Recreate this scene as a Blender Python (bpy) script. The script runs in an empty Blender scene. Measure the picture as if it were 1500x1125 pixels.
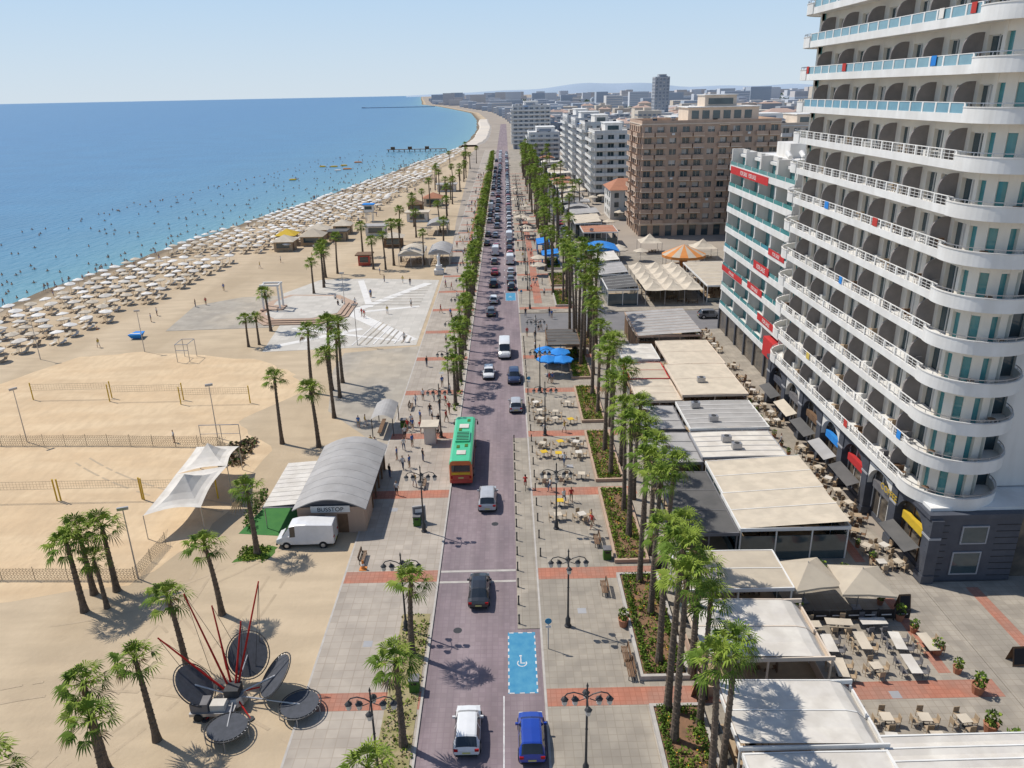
import bpy, math, random
from mathutils import Matrix, Vector
from math import sin, cos, pi, radians
random.seed(7)
S=bpy.context.scene
U=random.uniform
# ------------------------------------------------------------------ materials
MATS={}
def pm(name,col,col2=None,scale=1.0,rough=.8,bump=0.0,bscale=None,metal=0.0,spec=.3,detail=3,big=None):
    m=bpy.data.materials.new(name);m.use_nodes=True
    nt=m.node_tree;N=nt.nodes;Lk=nt.links
    b=N['Principled BSDF']
    b.inputs['Roughness'].default_value=rough;b.inputs['Metallic'].default_value=metal
    b.inputs['Specular IOR Level'].default_value=spec
    g=N.new('ShaderNodeNewGeometry')
    if col2 is None: col2=tuple(c*.82 for c in col)
    n=N.new('ShaderNodeTexNoise');n.inputs['Scale'].default_value=scale;n.inputs['Detail'].default_value=detail;n.inputs['Roughness'].default_value=.6
    Lk.new(g.outputs['Position'],n.inputs['Vector'])
    r=N.new('ShaderNodeMapRange');r.inputs[1].default_value=.32;r.inputs[2].default_value=.68
    Lk.new(n.outputs['Fac'],r.inputs[0])
    mx=N.new('ShaderNodeMix');mx.data_type='RGBA'
    mx.inputs[6].default_value=(*col,1);mx.inputs[7].default_value=(*col2,1)
    Lk.new(r.outputs[0],mx.inputs[0])
    out=mx.outputs[2]
    if big:
        for q in (big if isinstance(big,list) else [big]):
            mpp=N.new('ShaderNodeVectorMath');mpp.operation='MULTIPLY';mpp.inputs[1].default_value=q[3] if len(q)>3 else (1,1,1)
            Lk.new(g.outputs['Position'],mpp.inputs[0])
            n2=N.new('ShaderNodeTexNoise');n2.inputs['Scale'].default_value=q[0];n2.inputs['Detail'].default_value=3
            Lk.new(mpp.outputs[0],n2.inputs['Vector'])
            r2=N.new('ShaderNodeMapRange');r2.inputs[1].default_value=.42;r2.inputs[2].default_value=.62;r2.inputs[4].default_value=q[2]
            Lk.new(n2.outputs['Fac'],r2.inputs[0])
            m2=N.new('ShaderNodeMix');m2.data_type='RGBA';m2.inputs[7].default_value=(*q[1],1)
            Lk.new(r2.outputs[0],m2.inputs[0]);Lk.new(out,m2.inputs[6]);out=m2.outputs[2]
    Lk.new(out,b.inputs['Base Color'])
    if bump:
        nb=N.new('ShaderNodeTexNoise');nb.inputs['Scale'].default_value=bscale or scale*3;nb.inputs['Detail'].default_value=3
        Lk.new(g.outputs['Position'],nb.inputs['Vector'])
        bp=N.new('ShaderNodeBump');bp.inputs['Strength'].default_value=bump;bp.inputs['Distance'].default_value=.08
        Lk.new(nb.outputs['Fac'],bp.inputs['Height']);Lk.new(bp.outputs[0],b.inputs['Normal'])
    MATS[name]=m
    return m,N,Lk,b,out,g
def tiles(name,col,col2,mort,sx,sy,msize=.03,**k):
    m,N,Lk,b,out,g=pm(name,col,col2,**k)
    br=N.new('ShaderNodeTexBrick');br.inputs['Scale'].default_value=1.0;br.offset=0.0
    br.inputs['Brick Width'].default_value=sx;br.inputs['Row Height'].default_value=sy;br.inputs['Mortar Size'].default_value=msize
    br.inputs['Color1'].default_value=(1,1,1,1);br.inputs['Color2'].default_value=(.87,.87,.87,1);br.inputs['Mortar'].default_value=(*mort,1)
    Lk.new(g.outputs['Position'],br.inputs['Vector'])
    mm=N.new('ShaderNodeMix');mm.data_type='RGBA';mm.blend_type='MULTIPLY';mm.inputs[0].default_value=1
    Lk.new(out,mm.inputs[6]);Lk.new(br.outputs['Color'],mm.inputs[7]);Lk.new(mm.outputs[2],b.inputs['Base Color'])
P=lambda *a,**k:pm(*a,**k)
# ground
m,N,Lk,b,out,g=pm('sand',(.50,.395,.265),(.43,.335,.225),scale=.3,rough=.95,bump=.5,bscale=2.2,detail=6,big=[(.035,(.38,.295,.195),.8),(.12,(.55,.44,.305),.6,(1,.25,1)),(.5,(.36,.285,.195),.4,(.25,1,1))])
sx=N.new('ShaderNodeSeparateXYZ');Lk.new(g.outputs['Position'],sx.inputs[0])
r=N.new('ShaderNodeMapRange');r.inputs[1].default_value=-.35;r.inputs[2].default_value=-.03;Lk.new(sx.outputs[2],r.inputs[0])
m2=N.new('ShaderNodeMix');m2.data_type='RGBA';m2.inputs[6].default_value=(.17,.13,.085,1);Lk.new(r.outputs[0],m2.inputs[0]);Lk.new(out,m2.inputs[7]);Lk.new(m2.outputs[2],b.inputs['Base Color'])
P('court_sand',(.62,.46,.285),(.55,.40,.245),scale=.35,rough=.95,bump=.8,bscale=1.5,detail=6,big=[(.09,(.49,.365,.23),.6),(.35,(.66,.51,.33),.6,(.2,1,1)),(1.1,(.46,.34,.215),.35,(1,.35,1))])
P('track_sand',(.40,.315,.215),(.47,.37,.255),scale=.8,rough=.95,bump=.5,bscale=4)
P('town_earth',(.36,.31,.255),(.28,.24,.20),scale=.05,rough=.95)
tiles('asphalt',(.275,.215,.228),(.23,.18,.19),(.86,.84,.86),.45,.45,.03,scale=.5,rough=.85,big=[(.12,(.19,.155,.165),.7),(.6,(.33,.27,.275),.5,(1,.06,1)),(.9,(.15,.12,.13),.3,(1,.1,1))])
P('grey_asphalt',(.2,.19,.19),(.16,.155,.155),scale=.4,rough=.9)
tiles('paving',(.48,.42,.35),(.40,.35,.295),(.82,.80,.78),.8,.8,.035,scale=.35,rough=.85,big=[(.12,(.36,.315,.265),.7),(.5,(.29,.25,.21),.4)])
tiles('paving_right',(.42,.37,.30),(.345,.305,.25),(.82,.8,.78),.6,.6,.03,scale=.4,rough=.85,big=[(.15,(.29,.26,.215),.75),(.6,(.24,.21,.175),.4)])
tiles('red_paving',(.46,.19,.125),(.38,.16,.105),(.8,.75,.73),.4,.4,.03,scale=.6,rough=.85,big=(.3,(.36,.22,.17),.6))
tiles('worn_paving',(.42,.375,.31),(.35,.315,.265),(.93,.93,.93),1.2,1.2,.03,scale=.3,rough=.9,big=[(.07,(.48,.41,.315),.8),(.4,(.29,.26,.215),.4)])
tiles('plaza_stone',(.58,.54,.48),(.51,.48,.425),(.85,.85,.85),1.5,1.5,.04,scale=.3,rough=.8,big=(.2,(.45,.42,.37),.5))
P('plaza_white',(.70,.68,.64),(.60,.58,.55),scale=.5)
P('stage_brick',(.46,.33,.24),(.38,.27,.20),scale=1)
P('kerb',(.48,.45,.41),(.38,.35,.32),scale=1.2)
P('white_paint',(.72,.72,.70),(.45,.43,.43),scale=2.5)
P('blue_paint',(.045,.22,.38),(.08,.28,.42),scale=1.5)
# generic
stk=lambda c,f=.4:[(.7,c,f,(1,1,.12)),(.08,c,f*.7)]
P('white_wall',(.76,.74,.70),(.68,.66,.62),scale=.25,rough=.7,big=stk((.50,.47,.43)))
P('recess_wall',(.80,.74,.64),(.72,.66,.57),scale=.3)  # base colour brightened to stand in for sky light in the balcony recesses
P('white_slab',(.79,.78,.75),(.70,.69,.66),scale=.6,rough=.6,big=stk((.56,.54,.50),.35))
P('cream_wall',(.66,.59,.48),(.58,.52,.42),scale=.2,big=stk((.42,.36,.29)))
P('brown_wall',(.53,.38,.285),(.47,.335,.25),scale=.2,big=stk((.34,.25,.19)))
P('brown_light',(.68,.57,.46),(.60,.50,.40),scale=.3)
P('grey_wall',(.36,.36,.37),(.30,.30,.31),scale=.3)
P('dark_stone',(.085,.092,.11),(.062,.068,.085),scale=.8,rough=.5)
P('fin_grey',(.17,.165,.17),(.13,.125,.13),scale=1,rough=.6)
P('fin_taupe',(.25,.225,.21),(.20,.18,.17),scale=1,rough=.6)
P('black',(.015,.015,.017),(.025,.025,.027),scale=3,rough=.5)
P('rubber',(.02,.02,.02),(.03,.03,.03),scale=5,rough=.9)
P('glass',(.035,.06,.07),(.07,.10,.11),scale=.35,rough=.08,spec=.8)
P('teal_glass',(.05,.21,.22),(.08,.29,.30),scale=.4,rough=.08,spec=.8)
P('rail_glass',(.20,.36,.42),(.16,.30,.36),scale=.8,rough=.1,spec=.8)
P('car_glass',(.012,.016,.02),(.02,.025,.03),scale=1,rough=.06,spec=.9)
P('shop_glass',(.05,.05,.05),(.16,.13,.10),scale=.5,rough=.1,spec=.8)
P('curtain',(.55,.52,.48),(.46,.44,.41),scale=2)
P('metal',(.45,.45,.46),(.38,.38,.39),scale=2,rough=.4,metal=.7)
P('iron',(.035,.037,.04),(.055,.055,.057),scale=4,rough=.5)
P('lantern',(.60,.58,.52),(.55,.53,.47),scale=4,rough=.2)
P('fabric_white',(.67,.63,.56),(.56,.52,.47),scale=.5,rough=.85,bump=.3,bscale=1.2,big=(.8,(.49,.45,.39),.55))
P('umbrella_white',(.78,.75,.70),(.68,.65,.60),scale=.3,rough=.9)
P('fabric_cream',(.60,.52,.41),(.52,.455,.36),scale=.5,rough=.85,bump=.3,bscale=1.2,big=(.8,(.45,.39,.31),.55))
P('fabric_beige',(.50,.43,.33),(.42,.36,.28),scale=.5,rough=.85,bump=.3,bscale=1.2)
P('fabric_grey',(.40,.385,.37),(.33,.32,.31),scale=.4,rough=.85,big=(.7,(.29,.275,.26),.5))
P('fabric_dark',(.12,.115,.11),(.09,.088,.085),scale=.6,rough=.85)
P('fabric_blue',(.02,.19,.58),(.03,.24,.62),scale=1,rough=.8)
P('fabric_red',(.52,.035,.035),(.44,.03,.03),scale=1,rough=.8)
P('fabric_orange',(.62,.25,.07),(.55,.2,.05),scale=1,rough=.8)
P('tile_roof',(.42,.19,.11),(.34,.15,.09),scale=.8,rough=.85)
P('wood',(.20,.12,.07),(.14,.085,.05),scale=2)
P('wood_light',(.42,.32,.21),(.36,.27,.18),scale=2)
P('yellow',(.62,.42,.03),(.55,.36,.03),scale=2)
P('red',(.45,.02,.015),(.38,.02,.015),scale=3,rough=.6,spec=.2)
P('soil',(.24,.135,.08),(.16,.10,.06),scale=1.5,rough=1,bump=.6,bscale=4)
P('lawn',(.06,.14,.025),(.09,.17,.035),scale=2,rough=1,bump=.6,bscale=12)
P('drygrass',(.24,.22,.09),(.36,.29,.18),scale=1.2,rough=1,bump=.5,bscale=6)
P('leaf_a',(.125,.20,.026),(.085,.14,.02),scale=1.5,rough=.7,spec=.12)
P('leaf_b',(.24,.31,.045),(.165,.225,.035),scale=1.5,rough=.7,spec=.12)
P('leaf_dark',(.055,.095,.02),(.075,.12,.025),scale=1.5,rough=.7,spec=.12)
P('leaf_dead',(.25,.18,.10),(.17,.12,.065),scale=2,rough=.9)
P('trunk',(.17,.13,.098),(.09,.07,.052),scale=3,rough=.95,bump=.8,bscale=6)
P('flower',(.7,.26,.03),(.7,.48,.05),scale=3)
P('turf',(.035,.15,.035),(.05,.18,.04),scale=1)
P('tramp_mat',(.075,.08,.095),(.055,.06,.07),scale=3)
P('netting',(.30,.25,.18),(.23,.19,.14),scale=2,rough=1)
for nm,c in dict(paint_white=(.72,.72,.72),paint_silver=(.42,.43,.45),paint_black=(.02,.021,.024),paint_blue=(.012,.05,.33),paint_red=(.35,.02,.02),paint_grey=(.14,.145,.155),bus_green=(.07,.50,.24),bus_orange=(.62,.13,.02),bus_red=(.45,.03,.02),paint_navy=(.02,.035,.09)).items():
    m,N_,L_,b,o,g=pm(nm,c,tuple(x*.9 for x in c),scale=1.5,rough=.28,spec=.6)
    b.inputs['Coat Weight'].default_value=.5;b.inputs['Coat Roughness'].default_value=.1
P('taillight',(.4,.01,.01),rough=.2);P('headlight',(.7,.7,.68),rough=.1);P('plate',(.6,.55,.2),rough=.5)
P('skin',(.48,.28,.19),(.42,.24,.16),scale=6);P('hair',(.03,.02,.015));P('hair_fair',(.2,.13,.06))
P('denim',(.06,.09,.17));P('shirt_white',(.7,.7,.68));P('shirt_red',(.5,.05,.04));P('shirt_blue',(.06,.15,.4));P('shirt_black',(.025,.025,.028));P('shorts_khaki',(.3,.25,.17));P('shirt_yellow',(.6,.45,.1))
P('far_white',(.68,.67,.65),(.57,.57,.57),scale=.02,rough=.9);P('far_cream',(.62,.55,.46),(.54,.49,.43),scale=.02,rough=.9);P('far_tan',(.52,.43,.35),(.46,.39,.33),scale=.02,rough=.9)  # far set: distance haze put into the colours as paler tones
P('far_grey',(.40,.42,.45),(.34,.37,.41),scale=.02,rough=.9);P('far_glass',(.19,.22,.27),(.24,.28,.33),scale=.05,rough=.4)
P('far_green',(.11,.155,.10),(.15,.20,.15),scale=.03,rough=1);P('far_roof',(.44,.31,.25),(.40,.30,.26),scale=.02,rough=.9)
P('vfar_white',(.62,.65,.69),(.54,.58,.64),scale=.01,rough=1);P('vfar_grey',(.42,.48,.55),(.37,.43,.51),scale=.01,rough=1);P('vfar_cream',(.58,.56,.54),(.52,.51,.53),scale=.01,rough=1)  # vfar set: stronger haze put into the colours, paler and bluer
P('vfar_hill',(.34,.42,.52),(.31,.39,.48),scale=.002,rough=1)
# ------------------------------------------------------------------ mesh builder
class MB:
    def __init__(s): s.v=[];s.f=[];s.m=[];s.mats=[]
    def mi(s,mat):
        if mat not in s.mats: s.mats.append(mat)
        return s.mats.index(mat)
    def add(s,vs,fs,mat,M=None):
        o=len(s.v);i=s.mi(mat)
        if M is not None: vs=[tuple(M@Vector(v)) for v in vs]
        s.v.extend(vs)
        for f in fs: s.f.append(tuple(o+a for a in f));s.m.append(i)
    def box(s,x0,y0,z0,x1,y1,z1,mat,M=None):
        if x0>x1:x0,x1=x1,x0
        if y0>y1:y0,y1=y1,y0
        s.add([(x0,y0,z0),(x1,y0,z0),(x1,y1,z0),(x0,y1,z0),(x0,y0,z1),(x1,y0,z1),(x1,y1,z1),(x0,y1,z1)],
          [(0,3,2,1),(4,5,6,7),(0,1,5,4),(1,2,6,5),(2,3,7,6),(3,0,4,7)],mat,M)
    def tube(s,p0,p1,r0,r1,n,mat,M=None,caps=True):
        p0=Vector(p0);p1=Vector(p1);d=(p1-p0)
        if d.length<1e-6:return
        q=d.normalized().to_track_quat('Z','Y');a=q@Vector((1,0,0));b=q@Vector((0,1,0))
        vs=[tuple(p0+(a*cos(2*pi*i/n)+b*sin(2*pi*i/n))*r0) for i in range(n)]+[tuple(p1+(a*cos(2*pi*i/n)+b*sin(2*pi*i/n))*r1) for i in range(n)]
        fs=[(i,(i+1)%n,n+(i+1)%n,n+i) for i in range(n)]
        if caps: fs+= [tuple(range(n-1,-1,-1)),tuple(range(n,2*n))]
        s.add(vs,fs,mat,M)
    def path(s,pts,r,n,mat,M=None):
        for a,b in zip(pts,pts[1:]): s.tube(a,b,r,r,n,mat,M)
    def lathe(s,c,prof,n,mat,M=None):
        vs=[];fs=[]
        for (r,z) in prof:
            for i in range(n): vs.append((c[0]+r*cos(2*pi*i/n),c[1]+r*sin(2*pi*i/n),c[2]+z))
        for k in range(len(prof)-1):
            for i in range(n): fs.append((k*n+i,k*n+(i+1)%n,(k+1)*n+(i+1)%n,(k+1)*n+i))
        s.add(vs,fs,mat,M)
    def poly(s,pts,z,mat): s.add([(x,y,z) for x,y in pts],[tuple(range(len(pts)))],mat)
    def prism(s,pts,z0,z1,mat,M=None):
        n=len(pts)
        s.add([(x,y,z0) for x,y in pts]+[(x,y,z1) for x,y in pts],[tuple(range(n-1,-1,-1)),tuple(range(n,2*n))]+[(i,(i+1)%n,n+(i+1)%n,n+i) for i in range(n)],mat,M)
    def leaves(s,c,r,n,mats,size=.15,flat=1.0):
        for i in range(n):
            while True:
                p=Vector((U(-1,1),U(-1,1),U(-1,1)))
                if p.length<1: break
            p=Vector((c[0]+p.x*r[0],c[1]+p.y*r[1],c[2]+p.z*r[2]))
            a=Vector((U(-1,1),U(-1,1),U(-1,1))).normalized()*size*U(.6,1.3);b=a.cross(Vector((U(-1,1),U(-1,1),U(-1,1)))).normalized()*size*U(.4,.8)
            s.add([tuple(p-a),tuple(p+b),tuple(p+a),tuple(p-b)],[(0,1,2,3)],random.choice(mats))
    def mesh(s,name,smooth=False,ang=35):
        me=bpy.data.meshes.new(name);me.from_pydata(s.v,[],s.f)
        for mn in s.mats: me.materials.append(MATS[mn])
        me.polygons.foreach_set('material_index',s.m)
        if smooth:
            me.polygons.foreach_set('use_smooth',[True]*len(s.f));me.update();me.set_sharp_from_angle(angle=radians(ang))
        me.update();return me
    def obj(s,name,parent=None,smooth=False):
        return inst(s.mesh(name,smooth),name,(0,0,0),parent=parent)
def inst(me,name,loc,rz=0,sc=1,parent=None):
    o=bpy.data.objects.new(name,me);S.collection.objects.link(o);o.location=loc;o.rotation_euler=(0,0,rz);o.scale=(sc,sc,sc)
    if parent:o.parent=parent
    return o
class Group:
    def __init__(s,name): s.name=name;s.p={};s.t=[]
    def __getitem__(s,k):
        if k not in s.p: s.p[k]=MB()
        return s.p[k]
    def done(s,loc=(0,0,0),rz=0,smooth=False):
        e=bpy.data.objects.new(s.name,None);S.collection.objects.link(e);e.location=loc;e.rotation_euler=(0,0,rz);e.empty_display_size=.5
        for k,mb in s.p.items():
            if mb.v: mb.obj(k,parent=e,smooth=smooth)
        for o in s.t:o.parent=e
        return e
def text(body,size,loc,rot,mat,ext=.01):
    c=bpy.data.curves.new('lettering','FONT');c.body=body;c.size=size;c.extrude=ext;c.align_x='CENTER';c.materials.append(MATS[mat])
    o=bpy.data.objects.new('lettering',c);S.collection.objects.link(o);o.location=loc;o.rotation_euler=rot;return o
# ------------------------------------------------------------------ camera, light
cd=bpy.data.cameras.new('camera');cam=bpy.data.objects.new('camera',cd);S.collection.objects.link(cam);S.camera=cam
cd.sensor_width=36;cd.lens=26.88;cd.clip_start=.5;cd.clip_end=60000
Rm=Matrix.Rotation(radians(-.143),4,'Z')@Matrix.Rotation(radians(90-20.87),4,'X')@Matrix.Rotation(radians(-1.15),4,'Z')
cam.matrix_world=Matrix.Translation((0,0,40))@Rm
el=radians(56);az=Vector((-.876,.48)).normalized()
sd=Vector((az.x*cos(el),az.y*cos(el),sin(el)))
sl=bpy.data.lights.new('sun','SUN');sl.energy=4.3;sl.angle=radians(.5);sl.color=(1,.945,.86)
so=bpy.data.objects.new('sun',sl);S.collection.objects.link(so);so.rotation_euler=sd.to_track_quat('Z','Y').to_euler();so.location=(-50,0,90)
w=bpy.data.worlds.new('World');S.world=w;w.use_nodes=True
N=w.node_tree.nodes;WL=w.node_tree.links;bg=N['Background'];sk=N.new('ShaderNodeTexSky');sk.sky_type='NISHITA';sk.sun_disc=False
sk.sun_elevation=el;sk.sun_rotation=math.atan2(az.x,az.y)%(2*pi);sk.air_density=1.0;sk.dust_density=.6;sk.ozone_density=3;sk.altitude=0
# marine haze layer towards the horizon
tc=N.new('ShaderNodeTexCoord');sp=N.new('ShaderNodeSeparateXYZ');WL.new(tc.outputs['Generated'],sp.inputs[0])
hr=N.new('ShaderNodeMapRange');hr.inputs[1].default_value=.10;hr.inputs[2].default_value=.4;hr.inputs[3].default_value=.95;hr.inputs[4].default_value=0.0;WL.new(sp.outputs[2],hr.inputs[0])
h2=N.new('ShaderNodeMapRange');h2.inputs[1].default_value=0;h2.inputs[2].default_value=.13;WL.new(sp.outputs[2],h2.inputs[0])
hc=N.new('ShaderNodeMix');hc.data_type='RGBA';hc.inputs[6].default_value=(5.4,6.25,7.0,1);hc.inputs[7].default_value=(3.9,5.5,7.3,1);WL.new(h2.outputs[0],hc.inputs[0])
sm=N.new('ShaderNodeMix');sm.data_type='RGBA';WL.new(hr.outputs[0],sm.inputs[0]);WL.new(sk.outputs[0],sm.inputs[6]);WL.new(hc.outputs[2],sm.inputs[7])
WL.new(sm.outputs[2],bg.inputs[0]);bg.inputs[1].default_value=.12
S.view_settings.view_transform='Standard';S.view_settings.look='None';S.view_settings.exposure=0
# ------------------------------------------------------------------ terrain
CO=[(-300,-130),(60,-118),(100,-114),(160,-108.8),(183,-105),(209,-101.5),(260,-93),(299,-85.5),(365,-75),(488,-58),(600,-43),(700,-34),(935,-33),(1300,-45),(1766,-73),(2300,-150),(2867,-238),(3400,-345),(4500,-455),(6000,-610),(9000,-920),(25000,-2500)]
def coast(y):
    for (a,b),(c,d) in zip(CO,CO[1:]):
        if a<=y<=c: 
            return b+(d-b)*(y-a)/(c-a)
    return CO[-1][1]
def coastn(y):
    k=min(12,max(3,y*.02)); return sum(coast(min(24999,max(-299,y+k*i))) for i in range(-3,4))/7+ .7*sin(y*.13)+.5*sin(y*.31+1)
ys=[-300,-100]+[i*5 for i in range(0,140)]+[700+i*25 for i in range(0,60)]+[2200+i*200 for i in range(0,20)]+[6500,8000,11000,16000,24900]
g=MB();offs=[(-80,-3.5),(-12,-1.4),(-2,-.75),(1.5,-.5),(5,-.22),(10,-.05),(15,0)]
cols=len(offs)+1
for y in ys:
    c=coastn(y)
    for o,z in offs: g.v.append((c+o,y,z))
    g.v.append((25000,y,0))
for j in range(len(ys)-1):
    for i in range(cols-1): g.f.append((j*cols+i,j*cols+i+1,(j+1)*cols+i+1,(j+1)*cols+i));g.m.append(0)
g.mats=['sand'];g.obj('ground',smooth=True)
# sea
m,N,Lk,b,out,gg=pm('sea_water',(.010,.11,.265),(.018,.15,.33),scale=.03,rough=.3,spec=.35,detail=5)
at=N.new('ShaderNodeAttribute');at.attribute_name='shallow'
mx=N.new('ShaderNodeMix');mx.data_type='RGBA';mx.inputs[7].default_value=(.12,.28,.32,1);Lk.new(at.outputs['Fac'],mx.inputs[0]);Lk.new(out,mx.inputs[6]);Lk.new(mx.outputs[2],b.inputs['Base Color'])
mp=N.new('ShaderNodeVectorMath');mp.operation='MULTIPLY';mp.inputs[1].default_value=(1,.35,1);Lk.new(gg.outputs['Position'],mp.inputs[0])
n1=N.new('ShaderNodeTexNoise');n1.inputs['Scale'].default_value=.55;n1.inputs['Detail'].default_value=5;Lk.new(mp.outputs[0],n1.inputs['Vector'])
bp=N.new('ShaderNodeBump');bp.inputs['Strength'].default_value=.9;bp.inputs['Distance'].default_value=.6;Lk.new(n1.outputs['Fac'],bp.inputs['Height']);Lk.new(bp.outputs[0],b.inputs['Normal'])
g=MB();so_=[(16,1),(0,1),(-6,.85),(-20,.62),(-60,.35),(-160,.15),(-500,0.03),(-3000,0),(-30000,0)];att=[]
for y in ys:
    c=coastn(y)
    for o,a in so_: g.v.append((c+o,y,-.6));att.append(a)
k=len(so_)
for j in range(len(ys)-1):
    for i in range(k-1): g.f.append((j*k+i,(j+1)*k+i,(j+1)*k+i+1,j*k+i+1));g.m.append(0)
g.mats=['sea_water'];me=g.mesh('sea');a=me.attributes.new('shallow','FLOAT','POINT');a.data.foreach_set('value',att);inst(me,'sea',(0,0,0))
P('foam',(.7,.72,.72),(.4,.45,.45),scale=.8,rough=.9)
g=MB()
for y in range(60,700,3):
    if random.random()<.75:
        a=coastn(y)+.9;b_=coastn(y+3)+.9;w1=U(.15,.5)
        g.add([(a-w1,y,-.59),(a+.2,y,-.53),(b_+.2,y+3,-.53),(b_-w1,y+3,-.59)],[(0,1,2,3)],'foam')
g.obj('surf_foam')
def sheet(name,pts,z,mat): g=MB();g.poly(pts,z,mat);return g.obj(name)
L=[(-15,-100),(-15,200),(-17,260),(-20,420),(-25,560)]+[(coastn(y)+17,y) for y in (700,935,1300,1766,2300,2867,3400,4500,6000,9000,24000)]
sheet('town_ground',[(24000,-100),(24000,24000)]+L[::-1],.004,'town_earth')
def wob(pts,n=7,a=.5):
    o=[]
    for i in range(len(pts)):
        p,q=pts[i],pts[(i+1)%len(pts)]
        for k in range(n): t=k/n;o.append((p[0]+(q[0]-p[0])*t+(U(-a,a) if k else 0),p[1]+(q[1]-p[1])*t+(U(-a,a) if k else 0)))
    return o
sheet('volleyball_sand',wob([(-78,60),(-66,50),(-34,57),(-30,64),(-29,84),(-36,93),(-30,104),(-34,112),(-42,119),(-62,124),(-72,122),(-80,105)]),.004,'court_sand')
sheet('worn_forecourt',[(-15.2,82.3),(-15.2,124),(-27.5,121),(-27.6,112.3),(-24.8,96),(-18.8,88.1)],.006,'worn_paving')
# tyre tracks pressed in the sand
g=MB();zt=.005
def track(cx,cy,r,a0,a1,w_=.24):
    global zt
    for rr in (r,r+1.6):
        n=40
        for i in range(n):
            if random.random()<.2: continue
            p=a0+(a1-a0)*i/n;q=a0+(a1-a0)*(i+1)/n
            g.add([(cx+(rr+s_)*cos(a),cy+(rr+s_)*sin(a),zt) for a,s_ in ((p,0),(p,w_),(q,w_),(q,0))],[(0,1,2,3)],'track_sand')
        zt+=.0012
track(-60,60,38,-.75,.12);track(-50,30,30,-.2,.95);track(-42,75,22,-1.4,-.1);track(-95,58,66,-.5,.05);track(-10,130,62,4.0,4.45);track(-30,20,24,.8,1.9)
g.obj('tyre_tracks')
g=MB();g.poly([(-6.6,-60),(1.95,-60),(1.95,1100),(-5.6,1100),(-6.6,420)],.008,'asphalt');g.obj('road')
def slab(name,x0,x1,y0,y1,mat,kl=False,kr=False,z=.12):
    g=Group(name);g['paving'].box(x0,y0,-.05,x1,y1,z,mat)
    if kl: g['kerb'].box(x0-.16,y0,-.05,x0,y1,z+.006,'kerb')
    if kr: g['kerb'].box(x1,y0,-.05,x1+.16,y1,z+.006,'kerb')
    g.done()
slab('promenade',-15,-6.78,-60,600,'paving',kl=True,kr=True)
slab('pavement',2.12,34.55,-60,130,'paving_right',kl=True)
slab('pavement',2.12,15.5,143,620,'paving_right',kl=True)
slab('pavement',19,60,143,200,'paving_right',kl=True)
slab('pavement',34.6,60,-20,54.8,'paving_right');slab('pavement',34.6,60,96.6,130,'paving_right')
g=MB();g.box(.2,50,0,1.95,86,.055,'paving_right');g.obj('kerb_extension')
sheet('side_street',[(2.2,130.2),(120,130.2),(120,142.8),(2.2,142.8)],.012,'grey_asphalt')
sheet('service_lane',[(15.8,143),(18.8,143),(18.8,900),(15.8,900)],.012,'grey_asphalt')
g=MB();Y=27.6
while Y<420:
    g.box(-14.98,Y-.85,.1,-6.8,Y+.85,.126,'red_paving')
    if not(128<Y<145): g.box(2.14,Y-.85,.1,34 if Y<50 else 13.2,Y+.85,.126,'red_paving')
    Y+=14.85
g.box(30.6,58,.1,31.5,112,.128,'red_paving');g.box(30.6,44,.1,31.5,56,.127,'red_paving')
g.box(5.2,150,.1,6.8,260,.1265,'red_paving');g.box(-11.2,200,.1,-10.4,420,.1265,'red_paving')
g.box(34.5,36,.1,46,37.2,.127,'red_paving');g.box(38.2,38,.1,39.2,54,.127,'red_paving')
g.obj('red_paving_bands')
g=MB()
def mark(x0,x1,y0,y1,mat='white_paint',z=.0125): g.poly([(x0,y0),(x1,y0),(x1,y1),(x0,y1)],z,mat)
for yb in (43,153):
    mark(-.6,1.55,yb,yb+6.6,'blue_paint',.0125)
    for k in range(9):
        for xx in (-.6,1.45): mark(xx,xx+.1,yb+.1+k*.72,yb+.42+k*.72,z=.0165)
    for k in range(3):
        for y_ in (yb,yb+6.5): mark(-.5+k*.72,-.15+k*.72,y_,y_+.1,z=.017)
    cx,cy=.45,yb+3.1
    for i in range(14):
        a0=pi*.75+i*pi*1.4/14;a1=a0+pi*1.4/14
        g.add([(cx+cos(a)*r,cy+sin(a)*r,.0168) for a,r in ((a0,.3),(a0,.38),(a1,.38),(a1,.3))],[(0,1,2,3)],'white_paint')
    mark(cx-.13,cx-.04,cy,cy+.65,z=.0172);mark(cx-.13,cx+.25,cy-.04,cy+.05,z=.0176);mark(cx-.18,cx+.0,cy+.72,cy+.88,z=.0172)
mark(-.95,-.86,20,42.8)
for k in range(45): 
    y_=160+k*7; mark(-.85,-.76,y_,y_+1.6)
g.obj('road_markings')
g=MB()
for x,y in ((-4.6,50),(-1.8,66),(-4.9,90),(-2.2,122)): g.tube((x,y,.004),(x,y,.0135),.35,.35,16,'iron')
for x,y in ((5.5,52),(-11.5,48.5),(-12.2,69),(6.6,78),(26.5,42),(-10.5,110)): g.box(x-.35,y-.35,.1,x+.35,y+.35,.1275,'grey_wall')
g.obj('manhole_covers')
g=MB();g.box(-6.55,56.3,.0,.15,56.6,.025,'kerb');g.box(-6.55,57.9,.0,.15,58.2,.025,'kerb');g.obj('speed_ramp')
g=MB();g.box(-9.2,26,.1,-6.95,52,.15,'drygrass')
for i in range(260): 
    x,y=U(-9.1,-7),U(34,52);g.leaves((x,y,.2),(.3,.3,.15),6,['leaf_b','leaf_a','leaf_dead','leaf_b'],.12)
g.obj('planted_strip')
g=MB()
for k in range(75): 
    y=96+k*4.4;g.leaves((-7.5,y,.3),(.5,1.6,.35),22,['leaf_a','leaf_b','leaf_dark'],.22)
g.obj('verge_shrubs')
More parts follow.
